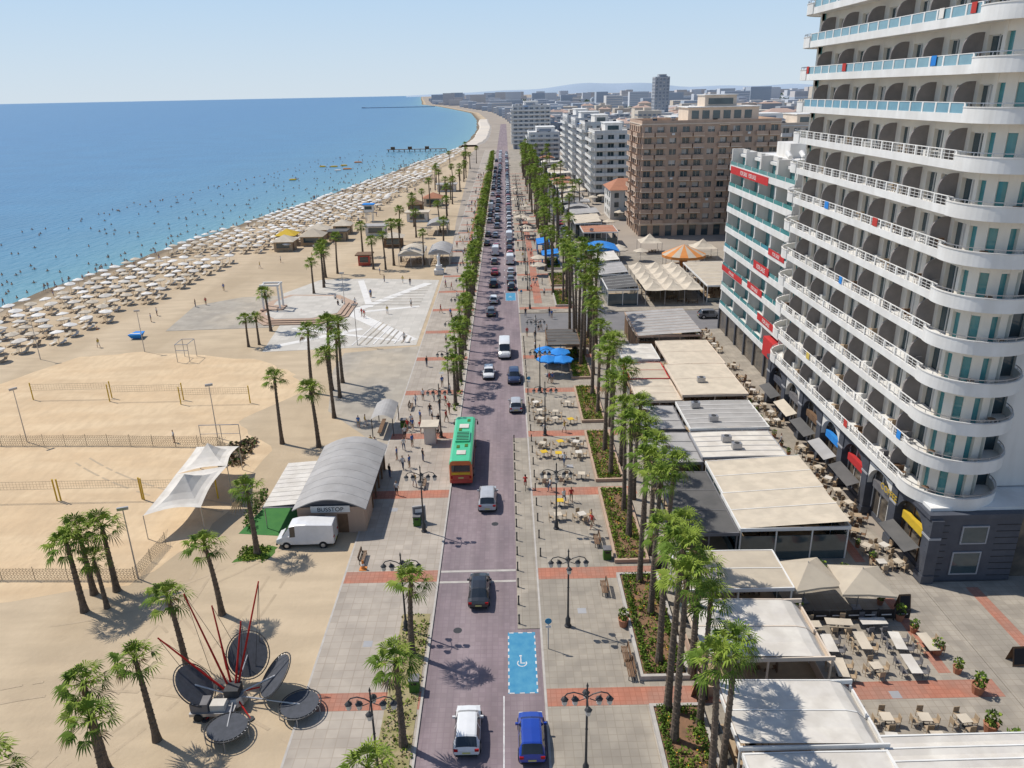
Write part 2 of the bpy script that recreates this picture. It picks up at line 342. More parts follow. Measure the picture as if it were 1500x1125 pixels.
# ------------------------------------------------------------------ plaza & stage
g=MB();g.prism([(-41.6,122.5),(-15.9,124.5),(-15.8,173),(-32.6,176),(-43.6,175.7),(-49,163),(-43.8,148)],-.02,.03,'plaza_stone');g.obj('plaza')
g=MB()
def strip(a,b,w_,mat,z):
    a=Vector(a);b=Vector(b);d=(b-a).normalized();n=Vector((-d.y,d.x))*w_/2
    g.poly([tuple(a-n),tuple(b-n),tuple(b+n),tuple(a+n)],z,mat)
for i,(a,b,w_) in enumerate([((-17,127),(-31,146),2.6),((-40,125.5),(-27,135),1.4),((-31,147),(-18,170),2.0),((-31,146),(-18,150),1.2),((-40,136),(-19,127),1),((-28,150),(-34,174),1.4)]): strip(a,b,w_,'plaza_white',.036+i*.004)
for i in range(9): strip((-27+i*1.2,125+i*.1),(-24.5+i*.9,140-i*1.4),.25,'worn_paving' if i%3 else 'plaza_white',.066+i*.004)
for i in range(8): strip((-30+i*1.7,152+i*2.2),(-18+i*.1,151+i*2.4),.2,'worn_paving',.11+i*.004)
g.obj('plaza_inlay')
g=MB();g.prism([(-63.4,136),(-44,137),(-43.2,148),(-48.5,161),(-57,160.5),(-64.8,154)],-.02,.05,'worn_paving');g.obj('concrete_pad')
g=Group('open_air_stage')
for i in range(3):
    k_=i*.75
    pts=[(-46+k_*.6,138.2+k_),(-35.5-k_*.5,138.2+k_),(-31-k_,143+k_*.3),(-31-k_,153-k_*.5),(-36-k_*.4,160-k_),(-47+k_*.5,161-k_),(-50+k_,155),(-49.5+k_,143)]
    g['steps'].prism(pts,0,.22+i*.2,'stage_brick')
pts=[(-44.5,140.6),(-37.5,140.6),(-33.3,144),(-33.3,152),(-37,157.5),(-45.5,158.5),(-47.8,154),(-47.3,144)]
g['platform'].prism(pts,.6,.66,'plaza_stone');g.done()
g=Group('white_arch_monument')
for x in (-48.4,-45.2): 
    g['columns'].box(x-.15,147,0.3,x+.15,147.3,5.4,'white_slab');g['columns'].box(x-.15,149.4,0.3,x+.15,149.7,5.4,'white_slab')
for y in (146.97,149.37): g['lintels'].box(-48.7,y,5.4,-44.9,y+.36,5.75,'white_slab')
for x in (-48.4,-45.2): g['lintels'].box(x-.1,147.34,5.45,x+.1,149.36,5.65,'white_slab')
g['base'].box(-49,146.6,.6,-44.6,150.1,.9,'stage_brick');g.done()
g=Group('stone_monument');g['base'].box(-17.4,178,.1,-15.2,180.2,1.2,'plaza_white');g['base'].box(-17.0,178.4,1.2,-15.6,179.8,2.2,'white_slab')
g['figure'].lathe((-16.3,179.1,2.2),[(.5,0),(.35,.5),(.3,1.2),(.42,1.9),(.3,2.2),(.12,2.3),(.17,2.45),(.12,2.65),(0,2.7)],10,'white_slab');g.done(smooth=True)
# ------------------------------------------------------------------ palms
def palm_mesh(h,seed,r=1.0):
    random.seed(seed);g=MB();n=9;seg=10
    bx,by=U(-.4,.4),U(-.4,.4);pts=[]
    for i in range(seg+1):
        t=i/seg;pts.append((bx*t*t,by*t*t,h*t,(.26-.12*t+.12*max(0,.12-t)*6)))
    vs=[];fs=[]
    for x,y,z,rr in pts:
        for k in range(n): a=2*pi*k/n;vs.append((x+rr*cos(a),y+rr*sin(a),z))
    for i in range(seg):
        for k in range(n): fs.append((i*n+k,i*n+(k+1)%n,(i+1)*n+(k+1)%n,(i+1)*n+k))
    g.add(vs,fs,'trunk')
    for i in range(int(h*2.2)):
        z=h*(i+.5)/int(h*2.2);t=z/h;g.lathe((bx*t*t,by*t*t,z),[(.27-.12*t,0),(.30-.12*t,.05),(.26-.12*t,.12)],7,'trunk')
    C=Vector((bx,by,h))
    NL=random.choice((26,29,32))
    for i in range(NL):
        t=i/NL;elv=radians(80-118*t+U(-12,12));a=i*2.39996+U(-.3,.3)
        d=Vector((cos(a)*cos(elv),sin(a)*cos(elv),sin(elv)));sd_=Vector((-sin(a),cos(a),0));nn=d.cross(sd_)*-1
        if nn.z<0: nn=-nn
        dead=t>.9;Lp=r*U(.75,1.25)*(.8 if t<.15 else 1)
        mat='leaf_dead' if dead else ('leaf_b' if (t<.5 and random.random()<.75) or random.random()<.3 else 'leaf_a')
        p=C+d*Lp-Vector((0,0,.14*Lp))
        g.tube(C+d*.1,p,.03,.018,3,mat,caps=False)
        nb=11;bl=r*U(.75,1.05)
        for j in range(nb):
            an=radians(-88+176*j/(nb-1));l=bl*(.55+.45*cos(an*.8))*U(.8,1.15)
            dd=(d*cos(an)+sd_*sin(an)).normalized();ws=dd.cross(nn).normalized()*(.052*r)
            mid=p+dd*l*.55+nn*.03;tip=p+dd*l-Vector((0,0,l*(.25+U(0,.25))))
            g.add([tuple(p),tuple(mid-ws),tuple(tip),tuple(mid+ws+nn*.04)],[(0,1,2,3)],mat)
    for i in range(22):
        a=U(0,2*pi);z0=h-U(.1,.3);g.add([(C.x+.12*cos(a-.4),C.y+.12*sin(a-.4),z0),(C.x+.12*cos(a+.4),C.y+.12*sin(a+.4),z0),(C.x+U(.25,.5)*cos(a),C.y+U(.25,.5)*sin(a),z0-U(.6,1.4))],[(0,1,2)],'leaf_dead')
    return g.mesh('palm_tree')
PM={}
for h in (6,7,9,11,12.5,15):
    PM[h]=[palm_mesh(h,int(h*10)+k,1.0) for k in range(4)]
random.seed(11)
def palm(x,y,h,z=0.0,sc=None):
    k=min(PM,key=lambda q:abs(q-h));inst(random.choice(PM[k]),'palm_tree',(x,y,z),U(0,6.28),(h/k)*U(.97,1.03) if sc is None else sc)
for x,y,h in [(-26.4,37.3,6.6),(-24.8,34.6,6.6),(-28.5,31.5,6.5),(-24.1,39.5,6.8),(-24.5,45.9,6.6),(-24.3,52.7,6.8),(-36.1,53.5,6.5),(-36.5,55.9,6.3),(-34.4,53.9,5),(-34.7,56.3,6.4),(-24,61.5,6.4),(-28.3,85.9,8.5),(-23.5,84.7,7.6),(-23.5,93.7,9),(-28.6,103.1,9.5),(-26,104,10),(-24.2,101,9),(-25,107,9),
  (-43.6,134.7,7),(-44.8,125.5,5),(-43.3,126.6,5),(-42.2,162.6,7),(-42.1,172.1,8),(-41.2,168,8),(-43,178,8),(-41,182,9),(-38.5,203,8),(-29.9,185.4,8.5),(-28.5,190,10),(-27.2,194,10),(-33,186,7)]: palm(x,y,h)
for x,y,h in [(-7.9,47.2,6.9),(-7.5,38.5,6.8),(-7.8,30,7)]: palm(x,y,h,.12)
y=97
while y<470: palm(-7.45+U(-.12,.12),y,U(5.6,8),.12);y+=U(3.8,6.2)
y=190
while y<520:
    if random.random()<.75: palm(U(-33,-17),y,U(7,10))
    y+=U(4,9)
for x,y,h in [(11.3,33.5,10.5),(12.6,35.5,10.5),(10.2,38.2,12.5),(12.2,39.6,10.6),(10.3,40.9,13),(12.7,44.2,9.8),(10.6,45.5,11.6),(12.4,48.6,10.4),(11.0,51.2,12.3),(12.3,53,12.4),(10.8,55.5,12.2),(12.5,60,11),(11,62.8,11.6),(12.7,64.6,10.8),(11.2,67.6,12),(12.6,70.2,10.6),(10.9,75.4,11.2),(12.4,78,11.5),(11,81.5,12.2),(11.5,85,12.2),(12.6,88.8,11.4),(11.5,93,12),(11.4,99,12.4),
   (12.5,108,12.6),(11,112,13.5),(12,116,14.5),(13.2,118,13),(10.6,119.5,14.5),(12.4,121.5,15.5),(11.3,124,15),(13.6,125.5,15.5),(12.2,128,15.6),(10.5,127,14.5),(14.5,122,13.5),(15,129,14.5)]: palm(x,y,h,.12)
y=146
while y<480:
    palm(U(8.6,14),y,U(9,14),.12);y+=U(2.6,4.6)
for i in range(46): palm(U(8,26),U(210,520),U(7,12),0)
# ------------------------------------------------------------------ planters
def planter(x0,x1,y0,y1,hedge):
    g=Group('planted_bed')
    for a in ((x0,y0,x1,y0+.25),(x0,y1-.25,x1,y1),(x0,y0+.25,x0+.25,y1-.25),(x1-.25,y0+.25,x1,y1-.25)): g['edging'].box(a[0],a[1],.1,a[2],a[3],.5,'stage_brick' if not hedge else 'kerb')
    g['soil'].box(x0+.25,y0+.25,.1,x1-.25,y1-.25,.38,'soil')
    pl=g['plants']
    n=int((y1-y0)*13)
    for i in range(n):
        x,y=U(x0+.45,x1-.45),U(y0+.5,y1-.5);q=random.random()
        if q<.62: pl.leaves((x,y,.55),(.3,.3,.25),12,['leaf_a','leaf_b','leaf_a'],.12)
        elif q<.84: pl.leaves((x,y,.5),(.25,.25,.18),9,['flower','leaf_b','leaf_a','flower'],.08)
        else: pl.leaves((x,y,.48),(.3,.3,.15),8,['leaf_dead','leaf_b'],.1)
    ins=.6 if hedge else .5
    for (ax,ay,bx,by) in ((x0+ins,y0+ins,x1-ins,y0+ins),(x0+ins,y1-ins,x1-ins,y1-ins),(x0+ins,y0+ins,x0+ins,y1-ins),(x1-ins,y0+ins,x1-ins,y1-ins)):
        L_=math.hypot(bx-ax,by-ay);k=int(L_/.28)
        for i in range(k): 
            t=i/k;pl.leaves((ax+(bx-ax)*t,ay+(by-ay)*t,.62 if hedge else .55),(.3,.3,.32 if hedge else .2),26 if hedge else 13,['leaf_dark','leaf_a','leaf_a'] if hedge else ['leaf_b','leaf_a'],.1)
    g.done()
planter(9.1,12.7,30,41.3,True);planter(8.95,12.6,43.9,56.7,True)
for a,b_ in ((58.6,72.2),(74,87),(90,102.5),(106,119)): planter(9.1,12.2,a,b_,False)
planter(9.3,14.5,121,129,False)
for k in range(8): planter(9.3,13,147+k*17,159+k*17,k%2==0)
# ------------------------------------------------------------------ lamps
g=MB()
g.lathe((0,0,0),[(.28,0),(.28,.12),(.2,.2),(.2,.75),(.13,.85),(.1,1.0),(.085,1.1),(.07,3.6),(.1,3.65),(.07,3.75),(.06,6.0),(.1,6.05),(.06,6.15),(.05,6.9),(.08,6.95),(0,7.25)],8,'iron')
for s_ in (-1,1):
    g.path([(0,0,6.1),(s_*.35,0,6.35),(s_*.8,0,6.5),(s_*1.2,0,6.4),(s_*1.35,0,6.2)],.04,5,'iron')
    g.path([(s_*.15,0,6.0),(s_*.5,0,5.85),(s_*.85,0,6.0),(s_*.8,0,6.3)],.03,5,'iron')
    for dx in (.72,1.35):
        g.lathe((s_*dx,0,5.55),[(.03,0),(.15,.06),(.2,.42)],6,'lantern');g.lathe((s_*dx,0,5.97),[(.25,0),(.14,.14),(.04,.2),(0,.3)],6,'iron')
g.path([(0,-.7,5.98),(0,0,6.3),(0,.7,5.98)],.03,5,'iron')
for dy in (-.7,.7):
    g.lathe((0,dy,5.4),[(.03,0),(.15,.06),(.2,.42)],6,'lantern');g.lathe((0,dy,5.82),[(.25,0),(.14,.14),(.04,.2),(0,.3)],6,'iron')
LM=g.mesh('street_lamp',True)
for i,y in enumerate([35.9,50.1,64.7,86.5,101,116,131,146,161,176,191,206,221,236,251,266,281,296,311,326,341]):
    if y!=131: inst(LM,'street_lamp',(4.2,y,.12),0)
    inst(LM,'street_lamp',(-8.7,y,.12),0)
g=MB();g.lathe((0,0,0),[(.09,0),(.09,.1),(.06,.15),(.06,.75),(.08,.8),(.07,.9),(0,.95)],8,'iron');BO=g.mesh('bollard',True)
for k in range(15): inst(BO,'bollard',(.32,50.6+k*2.45,.055))
for k in range(22): inst(BO,'bollard',(2.45,60+k*3.1,.12))
# ------------------------------------------------------------------ vehicles
def car_mesh(st,paint,wy,wr=.33,name='car'):
    g=MB();rings=[]
    for (y,zb,zl,zt,wl,wt,tag) in st:
        half=[(0,zb),(wl*.85,zb),(wl*.98,zb+.12),(wl,(zb+zl)*.5+.05),(wl*.96,zl),(wt+(wl*.96-wt)*.12,zt-.06 if zt-zl>.2 else zl+(zt-zl)*.5),(wt*.85,zt-.0),(0,zt+.03)]
        rings.append([(x,y,z) for x,z in half]+[(-x,y,z) for x,z in half[-2:0:-1]])
    n=len(rings[0])
    for i in range(len(rings)-1):
        tag=st[i][6]
        for k in range(n):
            k2=(k+1)%n;kk=k if k<7 else n-1-k
            mat=paint
            if kk==0: mat='rubber'
            if tag=='S' and kk==4: mat='car_glass'
            if tag=='W' and kk in(5,6): mat='car_glass'
            g.add([rings[i][k],rings[i][k2],rings[i+1][k2],rings[i+1][k]],[(0,1,2,3)],mat)
    g.add(rings[0],[tuple(range(n))],paint);g.add(rings[-1],[tuple(range(n))],paint)
    W=max(s[4] for s in st)
    for y in wy:
        for s_ in (-1,1):
            g.tube((s_*(W-.24),y,wr),(s_*(W+.012),y,wr),wr+.07,wr+.07,16,'rubber')
            g.tube((s_*(W-.2),y,wr),(s_*(W+.03),y,wr),wr,wr,16,'rubber')
            g.tube((s_*(W+.03),y,wr),(s_*(W+.045),y,wr),wr*.62,wr*.55,10,'metal')
    y0=st[1][0];y1=st[-2][0];zb0=st[1][2];zf=st[-2][2]
    for s_ in (-1,1):
        g.box(s_*W*.62,y0-.10,zb0-.22,s_*W*.93,y0+.12,zb0-.04,'taillight')
        g.box(s_*W*.55,y1-.1,zf-.16,s_*W*.9,y1+.09,zf-.03,'headlight')
        ym=[s[0] for s in st if s[6]=='W'][-1]+.25;zm=[s[2] for s in st if s[6]=='W'][-1]
        g.box(s_*(W-.03),ym-.3,zm+.02,s_*(W+.17),ym-.18,zm+.17,paint)
    g.box(-.26,st[0][0]-.03,.5,.26,st[0][0]+.05,.62,'plate')
    g.box(-W*.8,st[-1][0]-.1,.3,W*.8,st[-1][0]+.02,.45,'rubber')
    g.box(-W*.8,st[0][0]-.02,.3,W*.8,st[0][0]+.1,.42,'rubber')
    return g.mesh(name,True,28)
SED=[(-2.25,.38,.66,.70,.74,.62,'b'),(-2.15,.28,.88,.95,.84,.66,'b'),(-1.75,.24,.93,1.0,.87,.68,'W'),(-1.05,.22,.93,1.38,.88,.60,'p'),(-.95,.22,.92,1.40,.88,.60,'S'),(-.05,.22,.9,1.44,.88,.61,'p'),(.05,.22,.9,1.44,.88,.61,'S'),(.72,.22,.88,1.39,.88,.60,'p'),(.78,.22,.88,1.37,.88,.60,'W'),(1.45,.22,.86,.93,.87,.66,'b'),(2.0,.26,.76,.80,.82,.6,'b'),(2.2,.34,.62,.66,.7,.5,'b')]
HAT=[(-1.98,.38,.7,.75,.76,.64,'b'),(-1.9,.28,.9,.98,.84,.68,'W'),(-1.45,.24,.94,1.40,.86,.62,'p'),(-1.35,.24,.94,1.46,.86,.63,'S'),(-.35,.22,.92,1.5,.87,.63,'p'),(-.25,.22,.92,1.5,.87,.63,'S'),(.55,.22,.9,1.45,.87,.62,'p'),(.62,.22,.9,1.43,.87,.62,'W'),(1.25,.22,.88,.97,.86,.66,'b'),(1.8,.26,.8,.84,.8,.6,'b'),(1.98,.36,.64,.68,.68,.5,'b')]
SUV=[(-2.2,.42,.8,.85,.8,.66,'b'),(-2.12,.34,1.02,1.08,.9,.7,'W'),(-1.7,.3,1.06,1.58,.92,.66,'p'),(-1.6,.3,1.06,1.64,.92,.67,'S'),(-.45,.28,1.04,1.68,.93,.68,'p'),(-.35,.28,1.04,1.68,.93,.68,'S'),(.6,.28,1.02,1.62,.93,.67,'p'),(.68,.28,1.02,1.6,.93,.66,'W'),(1.3,.28,1.0,1.08,.92,.7,'b'),(1.95,.32,.9,.95,.88,.66,'b'),(2.2,.42,.7,.75,.76,.56,'b')]
VAN=[(-2.75,.45,1.3,2.28,.95,.84,'b'),(-2.68,.38,1.3,2.42,.98,.86,'b'),(-.2,.34,1.3,2.5,1.0,.87,'b'),(.75,.34,1.25,2.45,1.0,.86,'p'),(.85,.34,1.25,2.42,1.0,.85,'S'),(1.35,.34,1.22,2.3,1.0,.82,'p'),(1.42,.34,1.22,2.26,1.0,.8,'W'),(2.15,.34,1.15,1.28,.98,.8,'b'),(2.6,.38,.95,1.05,.92,.7,'b'),(2.78,.45,.7,.78,.8,.6,'b')]
CM={}
def car(kind,paint,x,y,rz=0,z=.008):
    key=(kind,paint)
    if key not in CM:
        CM[key]=car_mesh({'sed':SED,'hat':HAT,'suv':SUV,'van':VAN}[kind],paint,{'sed':(-1.35,1.4),'hat':(-1.25,1.25),'suv':(-1.35,1.35),'van':(-1.7,1.75)}[kind],.33 if kind!='suv' else .37,name={'van':'van'}.get(kind,'car'))
    inst(CM[key],'van' if kind=='van' else 'car',(x,y,z),rz)
car('suv','paint_silver',-2.6,70.2);car('sed','paint_black',-3.0,54.6);car('hat','paint_white',-3.3,39.3);car('hat','paint_blue',.9,38.6)
car('hat','paint_white',-3.2,108.5,pi);car('van','paint_white',-.8,118.5,pi);car('suv','paint_navy',.6,106.5,pi);car('hat','paint_silver',.7,95.6)
car('sed','paint_grey',-3.4,143);car('hat','paint_white',-3,152);car('sed','paint_red',-3.1,178);car('suv','paint_black',-3.2,166)
car('sed','paint_grey',.6,170);car('hat','paint_black',.7,163);car('van','paint_white',.6,190);car('sed','paint_silver',.7,178)
cs=[('sed','paint_black'),('hat','paint_white'),('suv','paint_silver'),('hat','paint_grey'),('sed','paint_white'),('van','paint_white'),('suv','paint_navy'),('hat','paint_red'),('sed','paint_silver')]
y=199
while y<560:
    car(*random.choice(cs),.7+U(-.1,.1),y);y+=U(5.6,9)
y=190
while y<560:
    car(*random.choice(cs),-3.2+U(-.3,.3),y);y+=U(7,18)
y=215
while y<500:
    if random.random()<.45: car(*random.choice(cs),-5.7,y)
    y+=U(6,9)
car('van','paint_white',-19.7,63.3,pi/2,.0)
car('suv','paint_grey',37.5,137.5,-pi/2,.012);car('hat','paint_white',17.3,155,0,.012)
for k in range(10): car(*random.choice(cs),17.3,165+k*9+U(-1,1),pi*(k%2),.012)
# bus
g=Group('city_bus')
b=g['body']
prof=[(-1.22,.35),(-1.25,.5),(-1.25,2.6),(-1.17,2.95),(-.95,3.08),(.95,3.08),(1.17,2.95),(1.25,2.6),(1.25,.5),(1.22,.35)]
mats=['bus_orange','bus_orange','bus_green','bus_green','bus_green','bus_green','bus_green','bus_orange','bus_orange','rubber']
ysb=[(-6,.94),(-5.85,1),(5.8,1),(6,.93)];rings=[[(x*s_,y,.35+(z-.35)*(1 if s_==1 else .985)) for x,z in prof] for y,s_ in ysb];n=len(prof)
for i in range(3):
    for k in range(n): b.add([rings[i][k],rings[i][(k+1)%n],rings[i+1][(k+1)%n],rings[i+1][k]],[(0,1,2,3)],mats[k])
b.add(rings[0],[tuple(range(n))],'bus_orange');b.add(rings[-1],[tuple(range(n))],'bus_orange')
for s_ in (-1,1):
    for k in range(7): g['windows'].box(s_*1.245,-5.3+k*1.55,1.35,s_*1.262,-4.0+k*1.55,2.45,'car_glass')
    for yy_ in (-3.6,3.6):
        g['wheels'].tube((s_*1.0,yy_,.48),(s_*1.28,yy_,.48),.5,.5,18,'rubber');g['wheels'].tube((s_*1.28,yy_,.48),(s_*1.3,yy_,.48),.28,.25,12,'metal')
    g['lights'].box(s_*.8,-6.02,.9,s_*1.12,-5.98,1.25,'taillight');g['lights'].box(s_*.75,5.98,.7,s_*1.12,6.03,.95,'headlight')
    g['mirrors'].path([(s_*1.1,5.95,2.7),(s_*1.4,6.2,2.6),(s_*1.42,6.2,2.2)],.03,5,'rubber');g['mirrors'].box(s_*1.36,6.15,1.9,s_*1.52,6.27,2.3,'rubber')
g['windows'].box(-1,-6.03,1.75,1,-5.97,2.5,'car_glass');g['windows'].box(-1.1,5.96,1.1,1.1,6.03,2.7,'car_glass')
g['bumper'].box(-1.2,-6.06,.38,1.2,-5.95,.75,'bus_red');g['bumper'].box(-.9,-6.05,.8,.9,-6.0,1.3,'bus_red');g['bumper'].box(-.28,-6.08,.95,.28,-6.04,1.1,'plate');g['bumper'].box(-1.0,-6.04,1.4,1.0,-5.99,1.65,'yellow')
g['roof_equipment'].box(-.8,-1.4,3.05,.8,1.2,3.3,'bus_green');g['roof_equipment'].box(-.55,2.4,3.05,.55,3.5,3.2,'fabric_white');g['roof_equipment'].box(-.5,-4.6,3.05,.5,-3.6,3.17,'fabric_white')
for q in ((-.6,-2.9),(.3,-2.6),(-.6,1.7),(.3,4.4)): g['roof_equipment'].box(q[0],q[1],3.06,q[0]+.35,q[1]+.7,3.13,'lawn')
for k in range(6): g['roof_equipment'].box(-.7,-1.2+k*.4,3.3,.7,-1.05+k*.4,3.33,'rubber')
g.done((-5.55,80,.008))
# ------------------------------------------------------------------ tower
def fb(mb,face,Pv,u0,u1,d0,d1,z0,z1,mat):
    if face=='-x': mb.box(Pv-d1,u0,z0,Pv-d0,u1,z1,mat)
    elif face=='+x': mb.box(Pv+d0,u0,z0,Pv+d1,u1,z1,mat)
    elif face=='-y': mb.box(u0,Pv-d1,z0,u1,Pv-d0,z1,mat)
    else: mb.box(u0,Pv+d0,z0,u1,Pv+d1,z1,mat)
def arcpts(cx,cy,r,a0,a1,n): return [(cx+r*cos(a0+(a1-a0)*i/n),cy+r*sin(a0+(a1-a0)*i/n)) for i in range(n+1)]
def arcwall(mb,cx,cy,r0,r1,a0,a1,n,z0,z1,mat):
    A=arcpts(cx,cy,r0,a0,a1,n);B=arcpts(cx,cy,r1,a0,a1,n);k=n+1
    vs=[(x,y,z0) for x,y in A]+[(x,y,z0) for x,y in B]+[(x,y,z1) for x,y in A]+[(x,y,z1) for x,y in B];fs=[]
    for i in range(n): fs+=[(i,i+1,2*k+i+1,2*k+i),(k+i,3*k+i,3*k+i+1,k+i+1),(2*k+i,2*k+i+1,3*k+i+1,3*k+i),(i,k+i,k+i+1,i+1)]
    fs+=[(0,2*k,3*k,k),(n,k+n,3*k+n,2*k+n)]
    mb.add(vs,fs,mat)
T=Group('hotel_tower');FH=3.4;Z0=7.0;NF=14;YN,YF=59.0,94.0;XW=36.0;XR=34.25
wl=T['walls'];wl.box(XW+.35,YN+.3,Z0,60,YF-.3,Z0+FH*NF,'glass')
wl.box(41.6,YN,Z0,60.3,YN+.29,Z0+FH*NF+1,'white_wall');wl.box(41.6,YF-.29,Z0,60.3,YF,Z0+FH*NF+1,'white_wall');wl.box(XW,YN,Z0+FH*NF,60.3,YF,Z0+FH*NF+.4,'white_slab')
bays=[YN+3.4+i*5.7 for i in range(6)]
for k in range(NF):
    z=Z0+k*FH
    sl_=T['balcony_slabs'];sl_.box(XR,YN+.4,z-.28,XW+.3,YF-.4,z,'white_slab')
    sl_.box(XR-.04,YN+.5,z-.36,XR+.14,YF-.5,z+.3,'white_slab')
    ra=T['railings']
    if k>=9: ra.box(XR+.03,YN+1,z+.3,XR+.07,YF-1,z+1.02,'rail_glass')
    else:
        for h_ in (.5,.75): ra.box(XR+.03,YN+1,z+h_,XR+.06,YF-1,z+h_+.03,'white_slab')
        yy_=YN+1.5
        while yy_<YF-1: 
            ra.box(XR+.025,yy_,z+.3,XR+.065,yy_+.035,z+1,'white_slab');yy_+=.7
    ra.box(XR,YN+.6,z+1.02,XR+.1,YF-.6,z+1.08,'white_slab')
    yy_=YN+1.1
    while yy_<YF-.5:
        ra.box(XR-.01,yy_,z+.3,XR+.13,yy_+.22,z+1.02,'white_slab');yy_+=2.04
    for i in range(7):
        ya=YN+.3 if i==0 else bays[i-1]; yb=bays[i] if i<6 else YF-.3
        m0,m1=(1.0,1.0) if yb-ya>4.5 else (.5,.6)
        wl.box(XW,ya,z,XW+.34,ya+m0,z+FH-.28,'recess_wall');wl.box(XW,yb-m1,z,XW+.34,yb,z+FH-.28,'recess_wall')
        wl.box(XW+.02,ya+m0,z+2.3,XW+.34,yb-m1,z+FH-.28,'recess_wall')
        mid=(ya+yb)/2
        if yb-ya>4.5:
            wl.box(XW+.01,mid-.35,z,XW+.34,mid+.35,z+2.3,'recess_wall')
            wins=((ya+m0,mid-.35),(mid+.35,yb-m1))
        else: wins=((ya+m0,yb-m1),)
        for (wa,wb) in wins:
            wm=(wa+wb)/2;T['door_frames'].box(XW+.26,wm-.04,z,XW+.345,wm+.04,z+2.3,'white_slab')
            T['door_frames'].box(XW+.26,wa,z+2.22,XW+.344,wb,z+2.3,'white_slab')
            if random.random()<.55: T['curtains'].box(XW+.31,wa,z+.05,XW+.348,wm+U(-.05,.5),z+2.2,'curtain')
        if random.random()<.3: T['ac_units'].box(XW-.45,yb-.95,z+.02,XW-.02,yb-.2,z+.62,'white_slab')
        if random.random()<.75:
            fy=ya+U(.8,2.2);f=T['balcony_furniture'];mt=random.choice(['white_slab','wood','fin_grey','wood_light'])
            f.box(34.9,fy,z+.4,35.4,fy+.5,z+.45,mt);f.box(34.9,fy+.45,z+.45,35.4,fy+.5,z+.95,mt)
            for q in ((34.92,fy+.02),(35.34,fy+.02),(34.92,fy+.44),(35.34,fy+.44)): f.box(q[0],q[1],z,q[0]+.04,q[1]+.04,z+.4,mt)
            f.tube((35.1,fy+1.1,z),(35.1,fy+1.1,z+.68),.03,.03,6,mt);f.tube((35.1,fy+1.1,z+.68),(35.1,fy+1.1,z+.72),.3,.3,12,mt)
        if random.random()<.12: T['drying_towels'].box(XR-.07,mid,z+.35,XR-.045,mid+U(.6,1),z+1.1,random.choice(['fabric_blue','shirt_red','umbrella_white','shirt_yellow']))
    for yb in bays:
        pr=[(XW,z),(XW,z+2.55)]+[(XW-.4-1.1*sin(a),z+1.4+1.15*cos(a)) for a in [pi/2*j/7 for j in range(8)]]+[(XW-1.5,z+.3),(XW-1.5,z)]
        n=len(pr);vs=[(x,yb-.08,zz) for x,zz in pr]+[(x,yb+.08,zz) for x,zz in pr]
        T['partitions'].add(vs,[tuple(range(n)),tuple(range(2*n-1,n-1,-1))]+[(i,n+i,n+(i+1)%n,(i+1)%n) for i in range(n)],'fin_taupe')
    for (cy,a0,a1) in ((YN+.3,pi*.93,2*pi),(YF-.3,0,pi*1.07)):
        cx=37.9;r=3.75
        pts=[(cx,cy)]+arcpts(cx,cy,r,a0,a1,28)
        sl_.prism(pts,z-.25,z-.005,'white_slab')
        arcwall(T['round_parapets'],cx,cy,r-.02,r+.12,a0,a1,32,z-.34,z+.72,'white_slab')
        arcwall(T['round_parapets'],cx,cy,r-.03,r+.16,a0,a1,32,z+.72,z+.8,'white_wall')
        arcwall(ra,cx,cy,r-.0,r+.06,a0,a1,32,z+1.02,z+1.08,'metal')
        for j in range(9):
            a=a0+(a1-a0)*(j+.5)/9;px,py=cx+(r+.03)*cos(a),cy+(r+.03)*sin(a);ra.box(px-.02,py-.02,z+.8,px+.02,py+.02,z+1.02,'metal')
        ri=2.15;A0,A1=(pi,2*pi) if cy<70 else (0,pi)
        arcwall(T['corner_glazing'],cx,cy,ri-.25,ri-.1,A0,A1,20,z,z+FH-.25,'teal_glass')
        for j in range(6):
            am=A0+(A1-A0)*j/5;arcwall(T['corner_piers'],cx,cy,ri-.1,ri+.2,max(A0,am-.17),min(A1,am+.17),3,z,z+FH-.25,'recess_wall')
        arcwall(T['corner_piers'],cx,cy,ri-.12,ri+.17,A0,A1,20,z+2.4,z+FH-.25,'recess_wall')
        if cy<70:
            q=T['balcony_furniture'];a=U(3.5,5.5);px,py=cx+2.9*cos(a),cy+2.9*sin(a);q.tube((px,py,z),(px,py,z+.7),.03,.03,6,'iron');q.tube((px,py,z+.7),(px,py,z+.74),.3,.3,12,'wood');q.box(px+.4,py-.2,z,px+.8,py+.2,z+.45,'fin_grey')
bs=T['arcade'];XB=34.7
bs.box(XB+.9,55.6,0,60,96.4,6.6,'shop_glass')
bs.box(XB-.15,54.9,6.2,60,97,6.62,'dark_stone');bs.box(XB+.2,55.6,6.62,60,96.4,6.9,'white_slab')
nb=7;bw=(96.2-55.2)/nb
for i in range(nb+1):
    y=55.2+i*bw;bs.box(XB,y-.55,.1,XB+1.0,y+.55,6.2,'dark_stone');bs.box(XB-.08,y-.62,.1,XB+1.0,y+.62,.9,'dark_stone');bs.box(XB-.06,y-.6,4.4,XB+.95,y+.6,4.6,'grey_wall')
